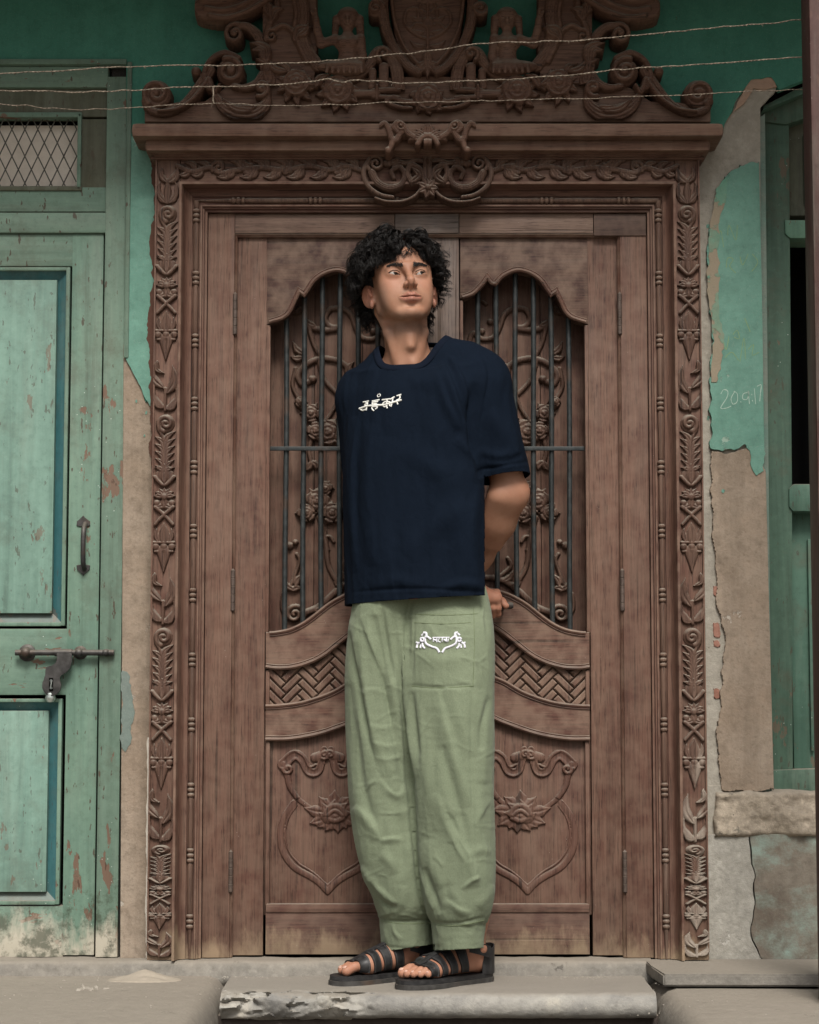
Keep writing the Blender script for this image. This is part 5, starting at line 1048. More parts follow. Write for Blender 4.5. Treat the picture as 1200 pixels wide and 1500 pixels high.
def skin():
    m = Mt('skin', .54, .26); at = m.n('ShaderNodeVertexColor', layer_name='tint'); s = m.n('ShaderNodeSeparateColor'); m.L(at.outputs[0], s.inputs[0])
    a = m.noise(28, detail=5, rough=.6); f = m.noise(520, detail=2); g = m.noise(9, detail=3)
    c = m.mix(m.rng(a, .35, .68), (.296, .150, .094), (.348, .188, .123)); c = m.mix(m.rng(g, .42, .68, 0, .5), c, (.265, .122, .076))
    c = m.mix(m.math('MULTIPLY', s.outputs[2], .55), c, (.50, .20, .135))                              # flushed: ears, nose, cheeks, toes
    c = m.mix(m.math('MULTIPLY', s.outputs[1], m.rng(f, .35, .62, .30, .60)), c, (.12, .085, .070))    # stubble
    c = m.mix(m.math('MULTIPLY', s.outputs[0], .7), c, (.30, .125, .095))                            # lips
    m.col(c); m.b.inputs['Subsurface Weight'].default_value = .12; m.b.inputs['Subsurface Radius'].default_value = (.010, .004, .002); m.b.inputs['Subsurface Scale'].default_value = 1.
    m.bump(f, .18, .0006); m.bump(m.noise(130, detail=3), .12, .0012); return m.m
SKIN = skin(); NAIL = Mt('nail', .35, .4).col((.52, .32, .25)).m
def hairmat():
    m = Mt('black_hair', .46, .28); a = m.noise(300, detail=2); m.col(m.mix(m.rng(a, .35, .65), (.004, .0035, .0035), (.010, .008, .007))); return m.m
HAIR = hairmat()
def eyemat():
    m = Mt('eye', .3, .05); at = m.n('ShaderNodeVertexColor', layer_name='tint'); m.L(at.outputs[0], m.b.inputs['Base Color']); return m.m
EYE = eyemat()

YB = -.18
man = empty('person', (X(615, 1430, YB), YB, FZ), 'curly haired person in navy T-shirt and loose sage trousers, leaning back on the carved door', 'person')
# ---- head frame: local x towards the pier, y into the picture, z up
HR = (Matrix.Rotation(rad(11), 3, 'Z') @ Matrix.Rotation(rad(-15), 3, 'X') @ Matrix.Rotation(rad(-3.5), 3, 'Y'))
EYEMID = P(597.5, 399.5, -.255)
HO = EYEMID - HR @ Vector((0, -.086, 0))
HRn = np.array(HR)
def hl(x, y, z): return tuple(HO + HR @ Vector((x, y, z)))
def axis_(*seg):
    """grid coordinates with a spacing for each stretch: (start, end, step), ..."""
    return np.concatenate([np.arange(a, b, s) for a, b, s in seg])
hx, hy, hz = HO
B = Solid(axis_((-.19, hx - .10, .0035), (hx - .10, hx + .10, .0016), (hx + .10, .30, .003)), axis_((-.44, hy - .135, .004), (hy - .135, hy + .12, .0018), (hy + .12, .07, .003)),
          axis_((FZ, .12, .0024), (.12, .80, .009), (.80, .95, .0022), (.95, 1.36, .005), (1.36, hz - .15, .003), (hz - .15, hz + .15, .0016)))
H = lambda c, r, k=.01, mode='add', rot=None: B.ell(hl(*c), r, k, HRn if rot is None else HRn @ rot, mode)
C = lambda a, b, ra, rb, k=.01, mode='add': B.cone(hl(*a), hl(*b), ra, rb, k, mode)
# neck and shoulders
NB = P(603, 556, -.165); nk = hl(0, .022, -.075)
B.cone(hl(0, .030, -.050), tuple(NB), .047, .058, .02); B.cone(hl(0, -.004, -.118), tuple(P(597, 544, -.192)), .036, .042, .02)
for s, q in ((-1, (587, 536, -.222)), (1, (606, 533, -.226))): B.chain([hl(s * .050, .032, -.05), hl(s * .040, .008, -.115), tuple(P(*q))], [.014, .012, .010], .016)
C((0, -.030, -.142), (0, -.028, -.165), .010, .009, .018)
SL, SR = P(704, 574, -.205), P(532, 574, -.10)                   # his left shoulder (by the pier), his right
B.cone(tuple(P(600, 550, -.15)), tuple(SL), .046, .044, .03); B.cone(tuple(P(600, 545, -.15)), tuple(SR), .052, .050, .03)
B.loft([(Z(880, YB), X(525, 880, YB), X(705, 880, YB), -.165, .095), (Z(760, YB), X(522, 760, YB), X(698, 760, YB), -.165, .10), (Z(640, YB), X(520, 640, YB), X(700, 640, YB), -.165, .105), (Z(560, YB), X(540, 560, YB), X(690, 560, YB), -.165, .085)], .03, 2.3, .3)
# head
H((0, .016, .036), (.074, .094, .086), .01); H((0, -.030, .040), (.062, .056, .056), .02); H((0, -.028, -.036), (.054, .058, .068), .02); H((0, .02, -.02), (.066, .062, .06), .02)
for s in (-1, 1):
    C((s * .0490, -.002, -.056), (s * .019, -.068, -.098), .0130, .0130, .014); C((s * .056, .006, -.02), (s * .0500, .0, -.058), .012, .0130, .014)
    H((s * .041, -.057, -.018), (.017, .017, .015), .024); H((s * .046, -.040, .014), (.020, .030, .034), .02); H((s * .043, -.034, -.030), (.016, .028, .030), .022); H((s * .030, -.054, -.054), (.027, .024, .036), .026)
    C((s * .010, -.0885, .0180), (s * .043, -.0760, .0175), .0095, .0080, .014)
H((0, -.078, -.099), (.020, .0155, .0155), .012); H((0, -.072, -.060), (.029, .021, .026), .014)
for s in (-1, 1): H((s * .0325, -.098, .0005), (.018, .0145, .0112), .012, 'cut'); H((s * .0325, -.0738, .0002), (.0160, .0140, .0134), .008)
C((0, -.0865, .014), (0, -.1070, -.027), .0078, .0084, .014); H((0, -.1090, -.0318), (.0084, .0086, .0078), .007)
for s in (-1, 1):
    H((s * .0112, -.0980, -.0372), (.0064, .0100, .0068), .006); H((s * .0067, -.1035, -.0445), (.0040, .0065, .0042), .0025, 'cut')
C((0, -.109, -.0385), (0, -.0925, -.0475), .0050, .0045, .004)
for s in (-1, 1):
    C((s * .0235, -.0845, -.0635), (s * .0065, -.0950, -.0605), .0028, .0052, .006); C((s * .0195, -.0855, -.0690), (s * .000, -.0930, -.0740), .0036, .0074, .008)
H((0, -.0950, -.0625), (.007, .005, .0044), .006)
for t in np.linspace(-1, 1, 9): H((t * .0225, -.0985 + .0150 * t * t, -.0676 + .0036 * t * t), (.0040, .0085, .0011), .0016, 'cut')
H((0, -.094, -.0868), (.018, .0075, .0050), .010, 'cut'); H((0, -.1010, -.0535), (.0030, .005, .006), .005, 'cut')
for s in (-1, 1):   # almond eye openings
    for t in np.linspace(-1, 1, 9): H((s * .0325 + t * .0118, -.0915 + .0035 * t * t, -.0006 + .0026 * t * s), (.0036, .013, .0026 * (1 - .70 * t * t)), .0010, 'cut')
    er = np.array(Matrix.Rotation(rad(-36) * s, 3, 'Z') @ Matrix.Rotation(rad(-12), 3, 'X'))
    H((s * .0805, .012, -.014), (.0064, .0205, .0325), .004, rot=er); H((s * .0885, .006, -.012), (.0065, .0125, .0200), .003, 'cut', er); H((s * .0775, .002, -.040), (.0058, .0090, .0115), .004)
    C((s * .0815, -.004, -.004), (s * .0780, -.004, -.020), .0040, .0042, .004); H((s * .0832, .010, -.010), (.0035, .004, .014), .003)
# arms: his left reaches back to the handle, his right is folded behind him
EL, WL = P(748, 724, -.185), P(684, 852, -.040)
B.chain([tuple(SL), tuple(P(727, 640, -.20)), tuple(EL)], [.044, .041, .041], .02); B.chain([tuple(EL), tuple(EL.lerp(WL, .32) + Vector((.004, -.006, 0))), tuple(EL.lerp(WL, .7)), tuple(WL)], [.041, .040, .031, .025], .02)
B.ell(tuple(P(763, 718, -.172)), (.017, .020, .021), .016); B.cone(tuple(P(752, 735, -.20)), tuple(P(728, 800, -.13)), .016, .012, .012); B.cone(tuple(P(730, 728, -.205)), tuple(P(712, 790, -.13)), .026, .022, .025)
ER, WR = P(540, 722, -.045), P(600, 830, -.01)
B.chain([tuple(SR), tuple(ER)], [.046, .036], .02); B.chain([tuple(ER), tuple(WR)], [.040, .026], .02); B.ell(tuple(WR + Vector((.04, -.005, -.02))), (.045, .018, .03), .015)
# hand closed round the handle
hy_, hz_ = HA.y, HA.z
B.cone(tuple(WL), (X(706, 872, -.045), -.050, Z(870, -.045)), .025, .021, .015)
kx = [X(p, 885, -.03) for p in (704, 712, 720.5, 728.5)]
B.cone((X(705, 870, -.045), -.052, hz_ + .022), (X(726, 870, -.045), -.048, hz_ + .020), .021, .017, .014)
for i, x in enumerate(kx):
    L = (.92, 1.0, 1.0, .86)[i]; e = .0012 * i
    k0 = (x, hy_ - .030, hz_ + .022 - e); k1 = (x + .001, hy_ - .0255 * L - .003, hz_ - .004); k2 = (x + .0015, hy_ - .011, hz_ - .021 * L); k3 = (x + .001, hy_ + .010, hz_ - .018 * L)
    B.chain([(x - .002, hy_ - .022, hz_ + .034), k0, k1, k2, k3], [.0105, .0098, .0088, .0082, .0068], .0035); B.ell(k0, (.0098, .0092, .0098), .003)
B.chain([(X(708, 880, -.04), hy_ - .020, hz_ + .030), (X(724, 880, -.03), hy_ + .004, hz_ + .024), (X(735, 884, -.02), hy_ - .006, hz_ + .013), (X(741, 889, -.02), hy_ - .013, hz_ + .002)], [.013, .0115, .0098, .0078], .006)
# legs (inside the trousers) and feet
LEGS = [((690, 1392, -.195), (665, 1150, -.215), (650, 900, -.19)), ((598, 1388, -.085), (572, 1150, -.16), (575, 900, -.15))]
class Foot:
    def __init__(s, toe, ang, big, L=.272): s.d = Vector((-math.cos(rad(ang)), -math.sin(rad(ang)), 0)); s.t = Vector((toe[0], toe[1], FZ)); s.o = s.t - s.d * L; s.L = L; s.l = Vector((s.d.y, -s.d.x, 0)) * big
    def __call__(s, u, v, w): return tuple(s.o + s.d * u + s.l * v + Vector((0, 0, w)))        # along, towards the big toe, up
feet = [Foot(floor_xy(589, 1450), 40, 1), Foot(floor_xy(486, 1443), 31, -1)]
SOLEH = .026
for f, (an, kn, hp_) in zip(feet, LEGS):
    g = lambda u, v, w: f(u, v, w + SOLEH); A = f(.052, 0, .15)
    B.cone(g(.034, 0, .026), g(.070, 0, .050), .027, .028, .02); B.chain([tuple(P(*hp_)), tuple(P(*kn)), tuple(A)], [.080, .052, .034], .02); B.cone(tuple(A), g(.054, 0, .060), .033, .030, .02); B.cone(g(.075, .002, .050), g(.165, .006, .024), .030, .021, .025); B.cone(g(.05, -.006, .020), g(.18, -.018, .014), .021, .015, .02); B.cone(g(.09, .010, .030), g(.19, .022, .017), .023, .017, .02)
    B.cone(g(.185, .024, .018), g(.190, -.026, .013), .018, .013, .02)
    for v, u0, u1, r in ((.027, .195, .247, .0120), (.008, .195, .250, .0088), (-.007, .193, .243, .0082), (-.020, .190, .232, .0078), (-.032, .184, .219, .0074)):
        B.chain([g(u0, v * .92, .016), g((u0 + u1) / 2 + .004, v, .0165), g(u1, v, .0075)], [r * .98, r * .90, r], .003)
    B.ell(g(.06, .034, .062), (.012, .012, .013), .012); B.ell(g(.055, -.036, .055), (.012, .012, .013), .012)
V, F = B.surface()
body = mesh_obj('body', V, F, SKIN, man)
loc = (V - np.array(HO)) @ HRn                                   # head-local positions for lips, stubble, flush
x, y, z = loc.T; inhead = (np.abs(x) < .1) & (np.abs(y) < .14) & (z > -.16) & (z < .14); ss = lambda a, b, q: np.clip((q - a) / (b - a), 0, 1) ** 2 * (3 - 2 * np.clip((q - a) / (b - a), 0, 1))
lip = inhead * (y < -.078) * ss(1.12, .9, np.hypot(x / .0255, (z + .0680) / (.0132 * (1 - .35 * (np.abs(x) / .0255) ** 2) + 1e-6)))
stub = inhead * np.clip(ss(.088, .110, -z + np.abs(x) * .25 - .012) * ss(-.15, -.12, z) + .8 * ss(.046, .060, np.abs(x)) * ss(.0, -.05, z) * ss(-.15, -.11, z) + .55 * ss(.03, .018, np.abs(x)) * ss(.006, .003, np.abs(z + .054)) * (y < -.07), 0, 1) * (y < .02) * (1 - lip)
fl = inhead * np.clip(ss(.068, .078, np.abs(x)) + ss(.020, .008, np.hypot(x, z + .036)) * (y < -.09) * .25 + .25 * ss(.028, .01, np.hypot(np.abs(x) - .042, z + .022)) * (y < -.04), 0, 1) + (V[:, 2] < .06) * .3 + ((V[:, 2] > .8) & (V[:, 2] < .93)) * .5 + .35 * np.exp(-np.sum((V - np.array(P(766, 716, -.19))) ** 2, 1) / .03 ** 2)
col = np.stack([lip, stub, np.clip(fl, 0, 1), np.ones(len(V))], 1).astype(np.float32)
ca = body.data.color_attributes.new('tint', 'FLOAT_COLOR', 'POINT'); ca.data.foreach_set('color', col.ravel())
# ---- eyes, looking up towards the pier
gaze = (HR @ Vector((math.sin(rad(21)), -math.cos(rad(21)), .06))).normalized()
bm = bmesh.new(); bmesh.ops.create_uvsphere(bm, u_segments=48, v_segments=32, radius=.0125); em = bpy.data.meshes.new('eye'); bm.to_mesh(em); bm.free()
c = np.empty(len(em.vertices) * 3, np.float32); em.vertices.foreach_get('co', c); c = c.reshape(-1, 3) / .0125; a = np.degrees(np.arccos(np.clip(c @ np.array(gaze), -1, 1)))
cc = np.where((a < 10)[:, None], (.004, .004, .004), np.where((a < 30)[:, None], (.013, .008, .0055), np.where((a < 33)[:, None], (.02, .012, .01), (.34, .315, .29))))
em.color_attributes.new('tint', 'FLOAT_COLOR', 'POINT').data.foreach_set('color', np.concatenate([cc, np.ones((len(cc), 1))], 1).astype(np.float32).ravel()); em.polygons.foreach_set('use_smooth', np.ones(len(em.polygons), bool)); em.materials.append(EYE)
for s in (-1, 1): o = bpy.data.objects.new('eye', em); put(o, man); o.location = hl(s * .0325, -.0752, .0000)
# ---- brows and lashes
def strands(name, roots, parent=man):
    return mesh_obj(name, *merge([tube('', p, r, None, seg=4, data_only=True) for p, r in roots]), HAIR, parent)
bv = BVHTree.FromObject(body, bpy.context.evaluated_depsgraph_get())
def on_face(x, z):
    d = HR @ Vector((0, 1, 0)); h = bv.ray_cast(Vector(hl(x, -.16, z)), d); return h[0], h[1]
rr = np.random.default_rng(3)
for s in (-1, 1):
    br = []
    for k in range(210):
        t = rr.uniform(0, 1); bxx = s * (.0115 + .034 * t); bz_ = .0145 + .0062 * math.sin(t * 2.2) - .0005 * t + rr.normal() * .0023 * (1.15 - .6 * t); p, n = on_face(bxx, bz_)
        if p is None: continue
        d = HR @ Vector((s * (.5 + .6 * t), 0, .75 - 1.0 * t)); d = d.normalized() * rr.uniform(.004, .007); br.append(([p + n * .0002, p + n * .0012 + d * .5, p + n * .0008 + d], [.00042, .00036, .0001]))
    for k in range(46):
        t = -1 + 2 * k / 45; p, n = on_face(s * .0325 + t * .0128, .0052 * (1 - .75 * t * t) + .0006)
        if p is not None: d = HR @ Vector((t * .4, -.7, .55)); br.append(([p, p + d * .0014, p + d * .0024 + HR @ Vector((0, 0, .0006))], [.00040, .00030, .0001]))
        p, n = on_face(s * .0325 + t * .0128, -.0050 * (1 - .75 * t * t) + .0002)
        if p is not None and k % 2: d = HR @ Vector((t * .3, -.7, -.4)); br.append(([p, p + d * .002], [.00026, .0001]))
    strands('eyebrow', br)
# ---- curly hair: locks that leave the scalp, swell out and fall, each strand coiled
def scalp(th, ph): return Vector((.076 * math.sin(th) * math.cos(ph), .016 + .096 * math.sin(th) * math.sin(ph), .036 + .088 * math.cos(th)))
cap = Solid(np.arange(-.10, .10, .003), np.arange(-.12, .135, .003), np.arange(-.10, .15, .003))
cap.ell((0, .022, .042), (.081, .097, .090), .004); cap.ell((0, .058, -.015), (.070, .062, .075), .02)
cap.ell((0, -.100, -.016), (.078, .075, .078), .006, mode='cut')
for s in (-1, 1): cap.ell((s * .085, -.020, -.035), (.03, .05, .040), .006, mode='cut'); cap.ell((s * .090, -.034, -.004), (.032, .036, .050), .006, mode='cut')
Vc, Fc = cap.surface(); Vc += (fbm(Vc * 55, 3) * .004)[:, None] * (Vc / (np.linalg.norm(Vc, axis=1)[:, None] + 1e-6)); Vc = Vc @ HRn.T + np.array(HO)
hair = mesh_obj('hair', Vc, Fc, HAIR, man)
rr = np.random.default_rng(11); locks = []
def push_out(p, m):
    q = Vector((p.x / .076, (p.y - .016) / .096, (p.z - .036) / .088)); L = q.length
    if L < 1 + m: q = q / max(L, 1e-4) * (1 + m); return Vector((q.x * .076, .016 + q.y * .096, .036 + q.z * .088))
    return p
def lock(root, out, fall, length, lift, coil, ns=6, turns=2.6, thick=1.):
    n = 20; pts = []; vel = (out * lift + fall * (1 - lift)).normalized(); p = root.copy(); st_ = length / n
    for k in range(n + 1):
        pts.append(p.copy()); t = k / n; vel = (vel + fall * (.16 + .10 * t) + out * .02).normalized(); p = p + vel * st_; p = push_out(p, .07 + .05 * lift)
    pts = np.array([hl(*q) for q in pts]); t = np.linspace(0, 1, n + 1); tg = np.gradient(pts, axis=0); tg /= np.linalg.norm(tg, axis=1)[:, None]; ref = np.array([.3, .9, .2]); u = np.cross(tg, ref); u /= np.linalg.norm(u, axis=1)[:, None] + 1e-9; v = np.cross(tg, u)
    ph = rr.uniform(0, 6.28); sg = rr.choice((-1, 1))
    for j in range(ns):
        a = sg * turns * 2 * math.pi * t + ph + rr.normal() * .32 + t * rr.normal() * .4; r = coil * (.35 + .9 * t) * rr.uniform(.7, 1.25); off = rr.normal(size=3) * .0015
        locks.append((pts + off + r[:, None] * (np.cos(a)[:, None] * u + np.sin(a)[:, None] * v), thick * rr.uniform(.7, 1.1) * np.interp(t, [0, .6, 1], [.0009, .0008, .0002])))
down = Vector(HR.transposed() @ Vector((0, 0, -1)))
for k in range(560):
    th = math.acos(1 - rr.uniform(0, 1.30)); ph = rr.uniform(0, 6.283); s = scalp(th, ph)
    if s.y < -.030 and s.z < .075 and abs(s.x) < .062: continue               # the forehead and face stay clear
    if s.y < -.005 and s.z < .030: continue
    if s.z < .022 and s.y < .034: continue                                    # ears
    o = Vector((s.x / .076 ** 2, (s.y - .016) / .096 ** 2, (s.z - .036) / .088 ** 2)).normalized()
    side = 1 if s.x > .004 else -1; f = (down + Vector((side * .45, -.30 if s.y < -.02 else .05, 0))).normalized()
    top = max(0., (s.z - .05) / .07); lock(s * .985, o, f, rr.uniform(.046, .068) + .030 * top - .010 * (s.z < 0), .70 + .32 * top, rr.uniform(.0055, .0105), 8, rr.uniform(1.1, 2.1), 1.1)
for k in range(64):                                                            # side hair in front of and behind the ears, nape
    s_ = 1 if k % 2 else -1; s = Vector((s_ * rr.uniform(.052, .068), rr.uniform(.044, .080), rr.uniform(-.035, .02))); lock(s, Vector((s_ * .9, .3, 0)).normalized(), (down + Vector((s_ * .22, .1, 0))).normalized(), rr.uniform(.040, .066), .45, rr.uniform(.004, .0065), 8, 2.0)
for k in range(64): s_ = 1 if k % 2 else -1; lock(Vector((s_ * rr.uniform(.064, .074), rr.uniform(-.036, -.006), rr.uniform(.028, .062))), Vector((s_, -.25, .0)).normalized(), (down + Vector((s_ * .15, -.15, 0))).normalized(), rr.uniform(.028, .042), .5, rr.uniform(.0035, .0055), 6, 1.6)
# fringe: parted above the brow on the pier side, sweeping down on both sides
for k in range(96):
    t = rr.uniform(0, 1); xx = -.066 + t * .068; lock(Vector((xx, -.062 + .30 * abs(xx) ** 1.4 - rr.uniform(0, .012), .086 - .30 * xx * xx / .066)), Vector((-.25, -.85, .25)).normalized(), (down + Vector((-.30 - .2 * (1 - t), -.20, 0))).normalized(), rr.uniform(.060, .086) - .016 * t, .45, rr.uniform(.0035, .006), 6, 1.7)
for k in range(60):
    t = rr.uniform(0, 1); xx = .012 + t * .054; lock(Vector((xx, -.062 - rr.uniform(0, .010) + .020 * t, .090 - .016 * t)), Vector((.35, -.8, .25)).normalized(), (down + Vector((.50, -.16, 0))).normalized(), rr.uniform(.050, .074), .45, rr.uniform(.0035, .0055), 6, 1.7)
for k in range(18): lock(Vector((-.016 + .0018 * k, -.066, .090)), Vector((.1, -.8, .4)).normalized(), (down + Vector((.03 * (k - 12), -.2, 0))).normalized(), rr.uniform(.044, .066), .45, .0055, 4, 1.5)
for k in range(170):                                                           # flyaways
    th = math.acos(1 - rr.uniform(0, .9)); ph = rr.uniform(0, 6.28); s = scalp(th, ph)
    if s.y > -.03: lock(s, Vector((s.x / .076, s.y / .1, s.z / .09)).normalized(), Vector((rr.normal(), rr.normal() * .4, rr.normal() * .5)).normalized(), rr.uniform(.045, .080), .9, rr.uniform(.005, .010), 1, 1.6, .42)
mesh_obj('curls', *merge([tube('', p, r, None, seg=3, data_only=True) for p, r in locks]), HAIR, hair)

# ---- clothes
def pdist(px, py, pts):
    p = crom(pts, 6) if len(pts) > 2 else np.array(pts, float); best = np.full(px.shape, 1e9); S = np.zeros_like(best); T = np.zeros_like(best); n = len(p) - 1
    for i in range(n):
        a, b = p[i], p[i + 1]; d = b - a; t = np.clip(((px - a[0]) * d[0] + (py - a[1]) * d[1]) / (d.dot(d) + 1e-9), 0, 1); ex = px - a[0] - t * d[0]; ey = py - a[1] - t * d[1]; e = np.hypot(ex, ey); m = e < best
        best = np.where(m, e, best); S = np.where(m, np.sign(ex * d[1] - ey * d[0]), S); T = np.where(m, (i + t) / n, T)
    return best, S, T
def fold(o, strokes, noise_amp=.0015, grain=(30, 30, 9), seed=0, boost=1.):
    """push the cloth out along ridges and in along creases; each stroke: points, height (mm), width (px), sharp side"""
    me = o.data; n = len(me.vertices); co = np.empty(n * 3, np.float32); me.vertices.foreach_get('co', co); co = co.reshape(-1, 3).astype(float)
    nn = np.empty(n * 3, np.float32); me.vertices.foreach_get('normal', nn); nn = nn.reshape(-1, 3); px, py = proj(co); d = np.zeros(n); fr = np.clip((.35 - nn[:, 1]) / .5, 0, 1)
    for pts, amp, w, side in strokes:
        b0 = np.min(pts, 0) - 3 * w - 12; b1 = np.max(pts, 0) + 3 * w + 12; ix = np.nonzero((px > b0[0]) & (px < b1[0]) & (py > b0[1]) & (py < b1[1]) & (fr > 0))[0]
        e, s, t = pdist(px[ix], py[ix], pts); ww = np.where(s * side > 0, w * .38, w) if side else w; en = np.sin(np.pi * np.clip(t, 0, 1)) ** .8
        end = np.where((t <= 0) | (t >= 1), np.exp(-(e / (w * .6)) ** 2) * .0, 1); d[ix] += fr[ix] * amp * .001 * np.exp(-(e / ww) ** 2) * en * end
    d *= boost; g = np.array(grain); d += noise_amp * (1 - np.abs(fbm(co * g + seed, 4, .55))) * 1.0 - noise_amp * .6
    co += nn * d[:, None]; me.vertices.foreach_set('co', co.astype(np.float32).ravel()); me.update()
def clip(o, pt, nrm, sel=None):
    """cut cloth away beyond a plane"""
    bm = bmesh.new(); bm.from_mesh(o.data); fs = [f for f in bm.faces if sel is None or sel(f.calc_center_median())]
    g = list({e for f in fs for e in f.edges}) + list({v for f in fs for v in f.verts}) + fs
    bmesh.ops.bisect_plane(bm, geom=g, plane_co=pt, plane_no=nrm, clear_outer=True); bm.to_mesh(o.data); bm.free(); o.data.update()
def thick(o, t=.0028):
    m = o.modifiers.new('cloth', 'SOLIDIFY'); m.thickness = t; m.offset = -1
# T-shirt
S = Solid(np.arange(-.24, .36, .0038), np.arange(-.44, .10, .0038), np.arange(.78, 1.56, .0038))
rg = lambda rows: [(Z(py, YB), X(a, py, YB), X(b, py, YB), yc, b_) for py, a, b, yc, b_ in rows]
S.loft(rg([(548, 520, 700, -.165, .098), (580, 508, 706, -.170, .118), (640, 503, 705, -.172, .126), (720, 502, 709, -.172, .126), (800, 504, 714, -.172, .126), (870, 505, 720, -.172, .128), (930, 506, 722, -.172, .130)]), .03, 2.5, .28)
S.cone(tuple(P(570, 548, -.15)), tuple(P(690, 542, -.19)), .062, .062, .04); S.cone(tuple(P(648, 530, -.175)), tuple(P(704, 556, -.20)), .058, .064, .04); S.cone(tuple(P(585, 548, -.14)), tuple(P(534, 578, -.11)), .056, .060, .04); S.cone(tuple(P(622, 522, -.15)), tuple(P(575, 536, -.14)), .045, .045, .03)
S.cone(tuple(P(703, 572, -.205)), tuple(P(757, 760, -.190)), .075, .0585, .022); S.cone(tuple(P(532, 590, -.11)), tuple(P(536, 690, -.075)), .058, .046, .04)
V, F = S.surface(); shirt = mesh_obj('t_shirt', V, F, NAVY, man)
rid = [([(648, 530), (664, 570), (676, 610), (690, 650)], 7, 9, 1), ([(660, 520), (676, 556), (688, 596)], 5, 7, 1), ([(640, 545), (655, 590), (672, 630)], 4.5, 8, 1), ([(694, 560), (690, 610), (696, 660), (706, 700)], -9, 7, 0), ([(668, 640), (690, 665), (704, 690)], 4, 7, 0), ([(700, 660), (730, 668), (760, 662)], 3, 7, 0), ([(704, 676), (740, 682), (768, 676)], 2.2, 5, 0), ([(716, 600), (742, 640), (756, 668)], 3.5, 12, 0),
       ([(545, 620), (540, 720), (546, 830)], 5, 12, 0), ([(570, 640), (560, 740), (564, 850)], 4, 14, 0), ([(522, 610), (518, 700), (524, 840)], 4.5, 8, 1), ([(610, 690), (600, 780), (606, 870)], 3.5, 16, 0), ([(660, 700), (676, 780), (680, 870)], 4.5, 16, 0), ([(698, 710), (690, 790), (698, 870)], 4, 9, 0), ([(590, 650), (640, 690), (700, 700)], 4, 18, 0), ([(690, 740), (640, 770), (600, 820)], 3, 16, 0), ([(640, 870), (670, 856), (710, 860)], 3, 7, 0), ([(540, 860), (580, 850), (620, 862)], 2.5, 9, 0),
       ([(600, 560), (630, 556), (656, 536)], 3, 10, 0), ([(512, 868), (600, 862), (718, 868)], -2.0, 2.2, 0), ([(702, 688), (740, 682), (776, 676)], -2.2, 2.2, 0), ([(706, 520), (716, 545), (712, 580), (702, 640)], -2.2, 2.6, 0)]
fold(shirt, rid, .0065, (10, 10, 2.6), 3, 2.1); fold(shirt, [], .0010, (45, 45, 20), 9)
hemn = Vector((.05, .0, -1)).normalized(); clip(shirt, P(615, 877, -.29), hemn); clip(shirt, P(741, 695, -.24), Vector((.16, -.10, -.98)).normalized(), lambda c: c.x > X(709, 700, -.19) and c.z < Z(640, YB)); clip(shirt, P(515, 715, -.06), Vector((0, 0, -1)), lambda c: c.y > -.06 and c.x < X(530, 700, -.05) and False)
cn = Vector((-.10, -.34, .93)).normalized(); e1 = (Vector((1, 0, 0)) - cn * cn.x).normalized(); e2 = cn.cross(e1)
KC = crom([tuple(P(*q)) for q in ((551, 516, -.195), (558, 525, -.228), (574, 527, -.250), (598, 519, -.260), (625, 504, -.255), (648, 489, -.235), (658, 482, -.190), (650, 480, -.135), (622, 488, -.095), (590, 498, -.088), (564, 506, -.110), (552, 511, -.150))], 6, True)
c0 = KC.mean(0); K2 = np.stack([(KC - c0) @ np.array(e1), (KC - c0) @ np.array(e2)], 1); ka = np.arctan2(K2[:, 1], K2[:, 0]); kr = np.hypot(K2[:, 0], K2[:, 1]); od = np.argsort(ka); ka, kr = ka[od], kr[od]
sbv = BVHTree.FromPolygons([v.co[:] for v in shirt.data.vertices], [p.vertices[:] for p in shirt.data.polygons]); NA = 96; ang = np.linspace(-math.pi, math.pi, NA, endpoint=False); rad_at = lambda q: np.interp(q, np.concatenate([ka - 2 * math.pi, ka, ka + 2 * math.pi]), np.concatenate([kr, kr, kr])); hi = []
for q in ang:
    p0 = Vector(c0) + (e1 * math.cos(q) + e2 * math.sin(q)) * float(rad_at(q)); h = sbv.ray_cast(p0 + cn * .12, -cn); hi.append(((h[0] - Vector(c0)).dot(cn)) if h[0] else np.nan)
hi = np.array(hi); hi[np.isnan(hi)] = np.nanmean(hi)
for _ in range(10): hi = (np.roll(hi, 1) + hi * 2 + np.roll(hi, -1)) / 4
bm = bmesh.new(); bm.from_mesh(shirt.data); kill = []
for v in bm.verts:
    d = v.co - Vector(c0); a_, b_ = d.dot(e1), d.dot(e2)
    if d.dot(cn) > -.10 and math.hypot(a_, b_) < rad_at(math.atan2(b_, a_)) - .001: kill.append(v)
bmesh.ops.delete(bm, geom=kill, context='VERTS'); bm.to_mesh(shirt.data); bm.free()
thick(shirt, .003)
# ribbed collar sits on the cut edge
ri = np.array([float(rad_at(q)) for q in ang])
prof = [(.0065, -.006), (.0070, -.0012), (.003, .0022), (-.003, .0052), (-.008, .0078), (-.0092, .0066), (-.008, .003), (-.002, -.006)]; Vn = []
for q, r, h in zip(ang, ri, hi):
    dv = e1 * math.cos(q) + e2 * math.sin(q)
    for o_, k_ in prof: Vn.append(Vector(c0) + dv * (r + o_) + cn * (h + k_))
m_ = len(prof); Fn = [(i * m_ + j, ((i + 1) % NA) * m_ + j, ((i + 1) % NA) * m_ + (j + 1) % m_, i * m_ + (j + 1) % m_) for i in range(NA) for j in range(m_)]
colr = mesh_obj('collar', [tuple(v) for v in Vn], Fn, NAVYR, shirt)
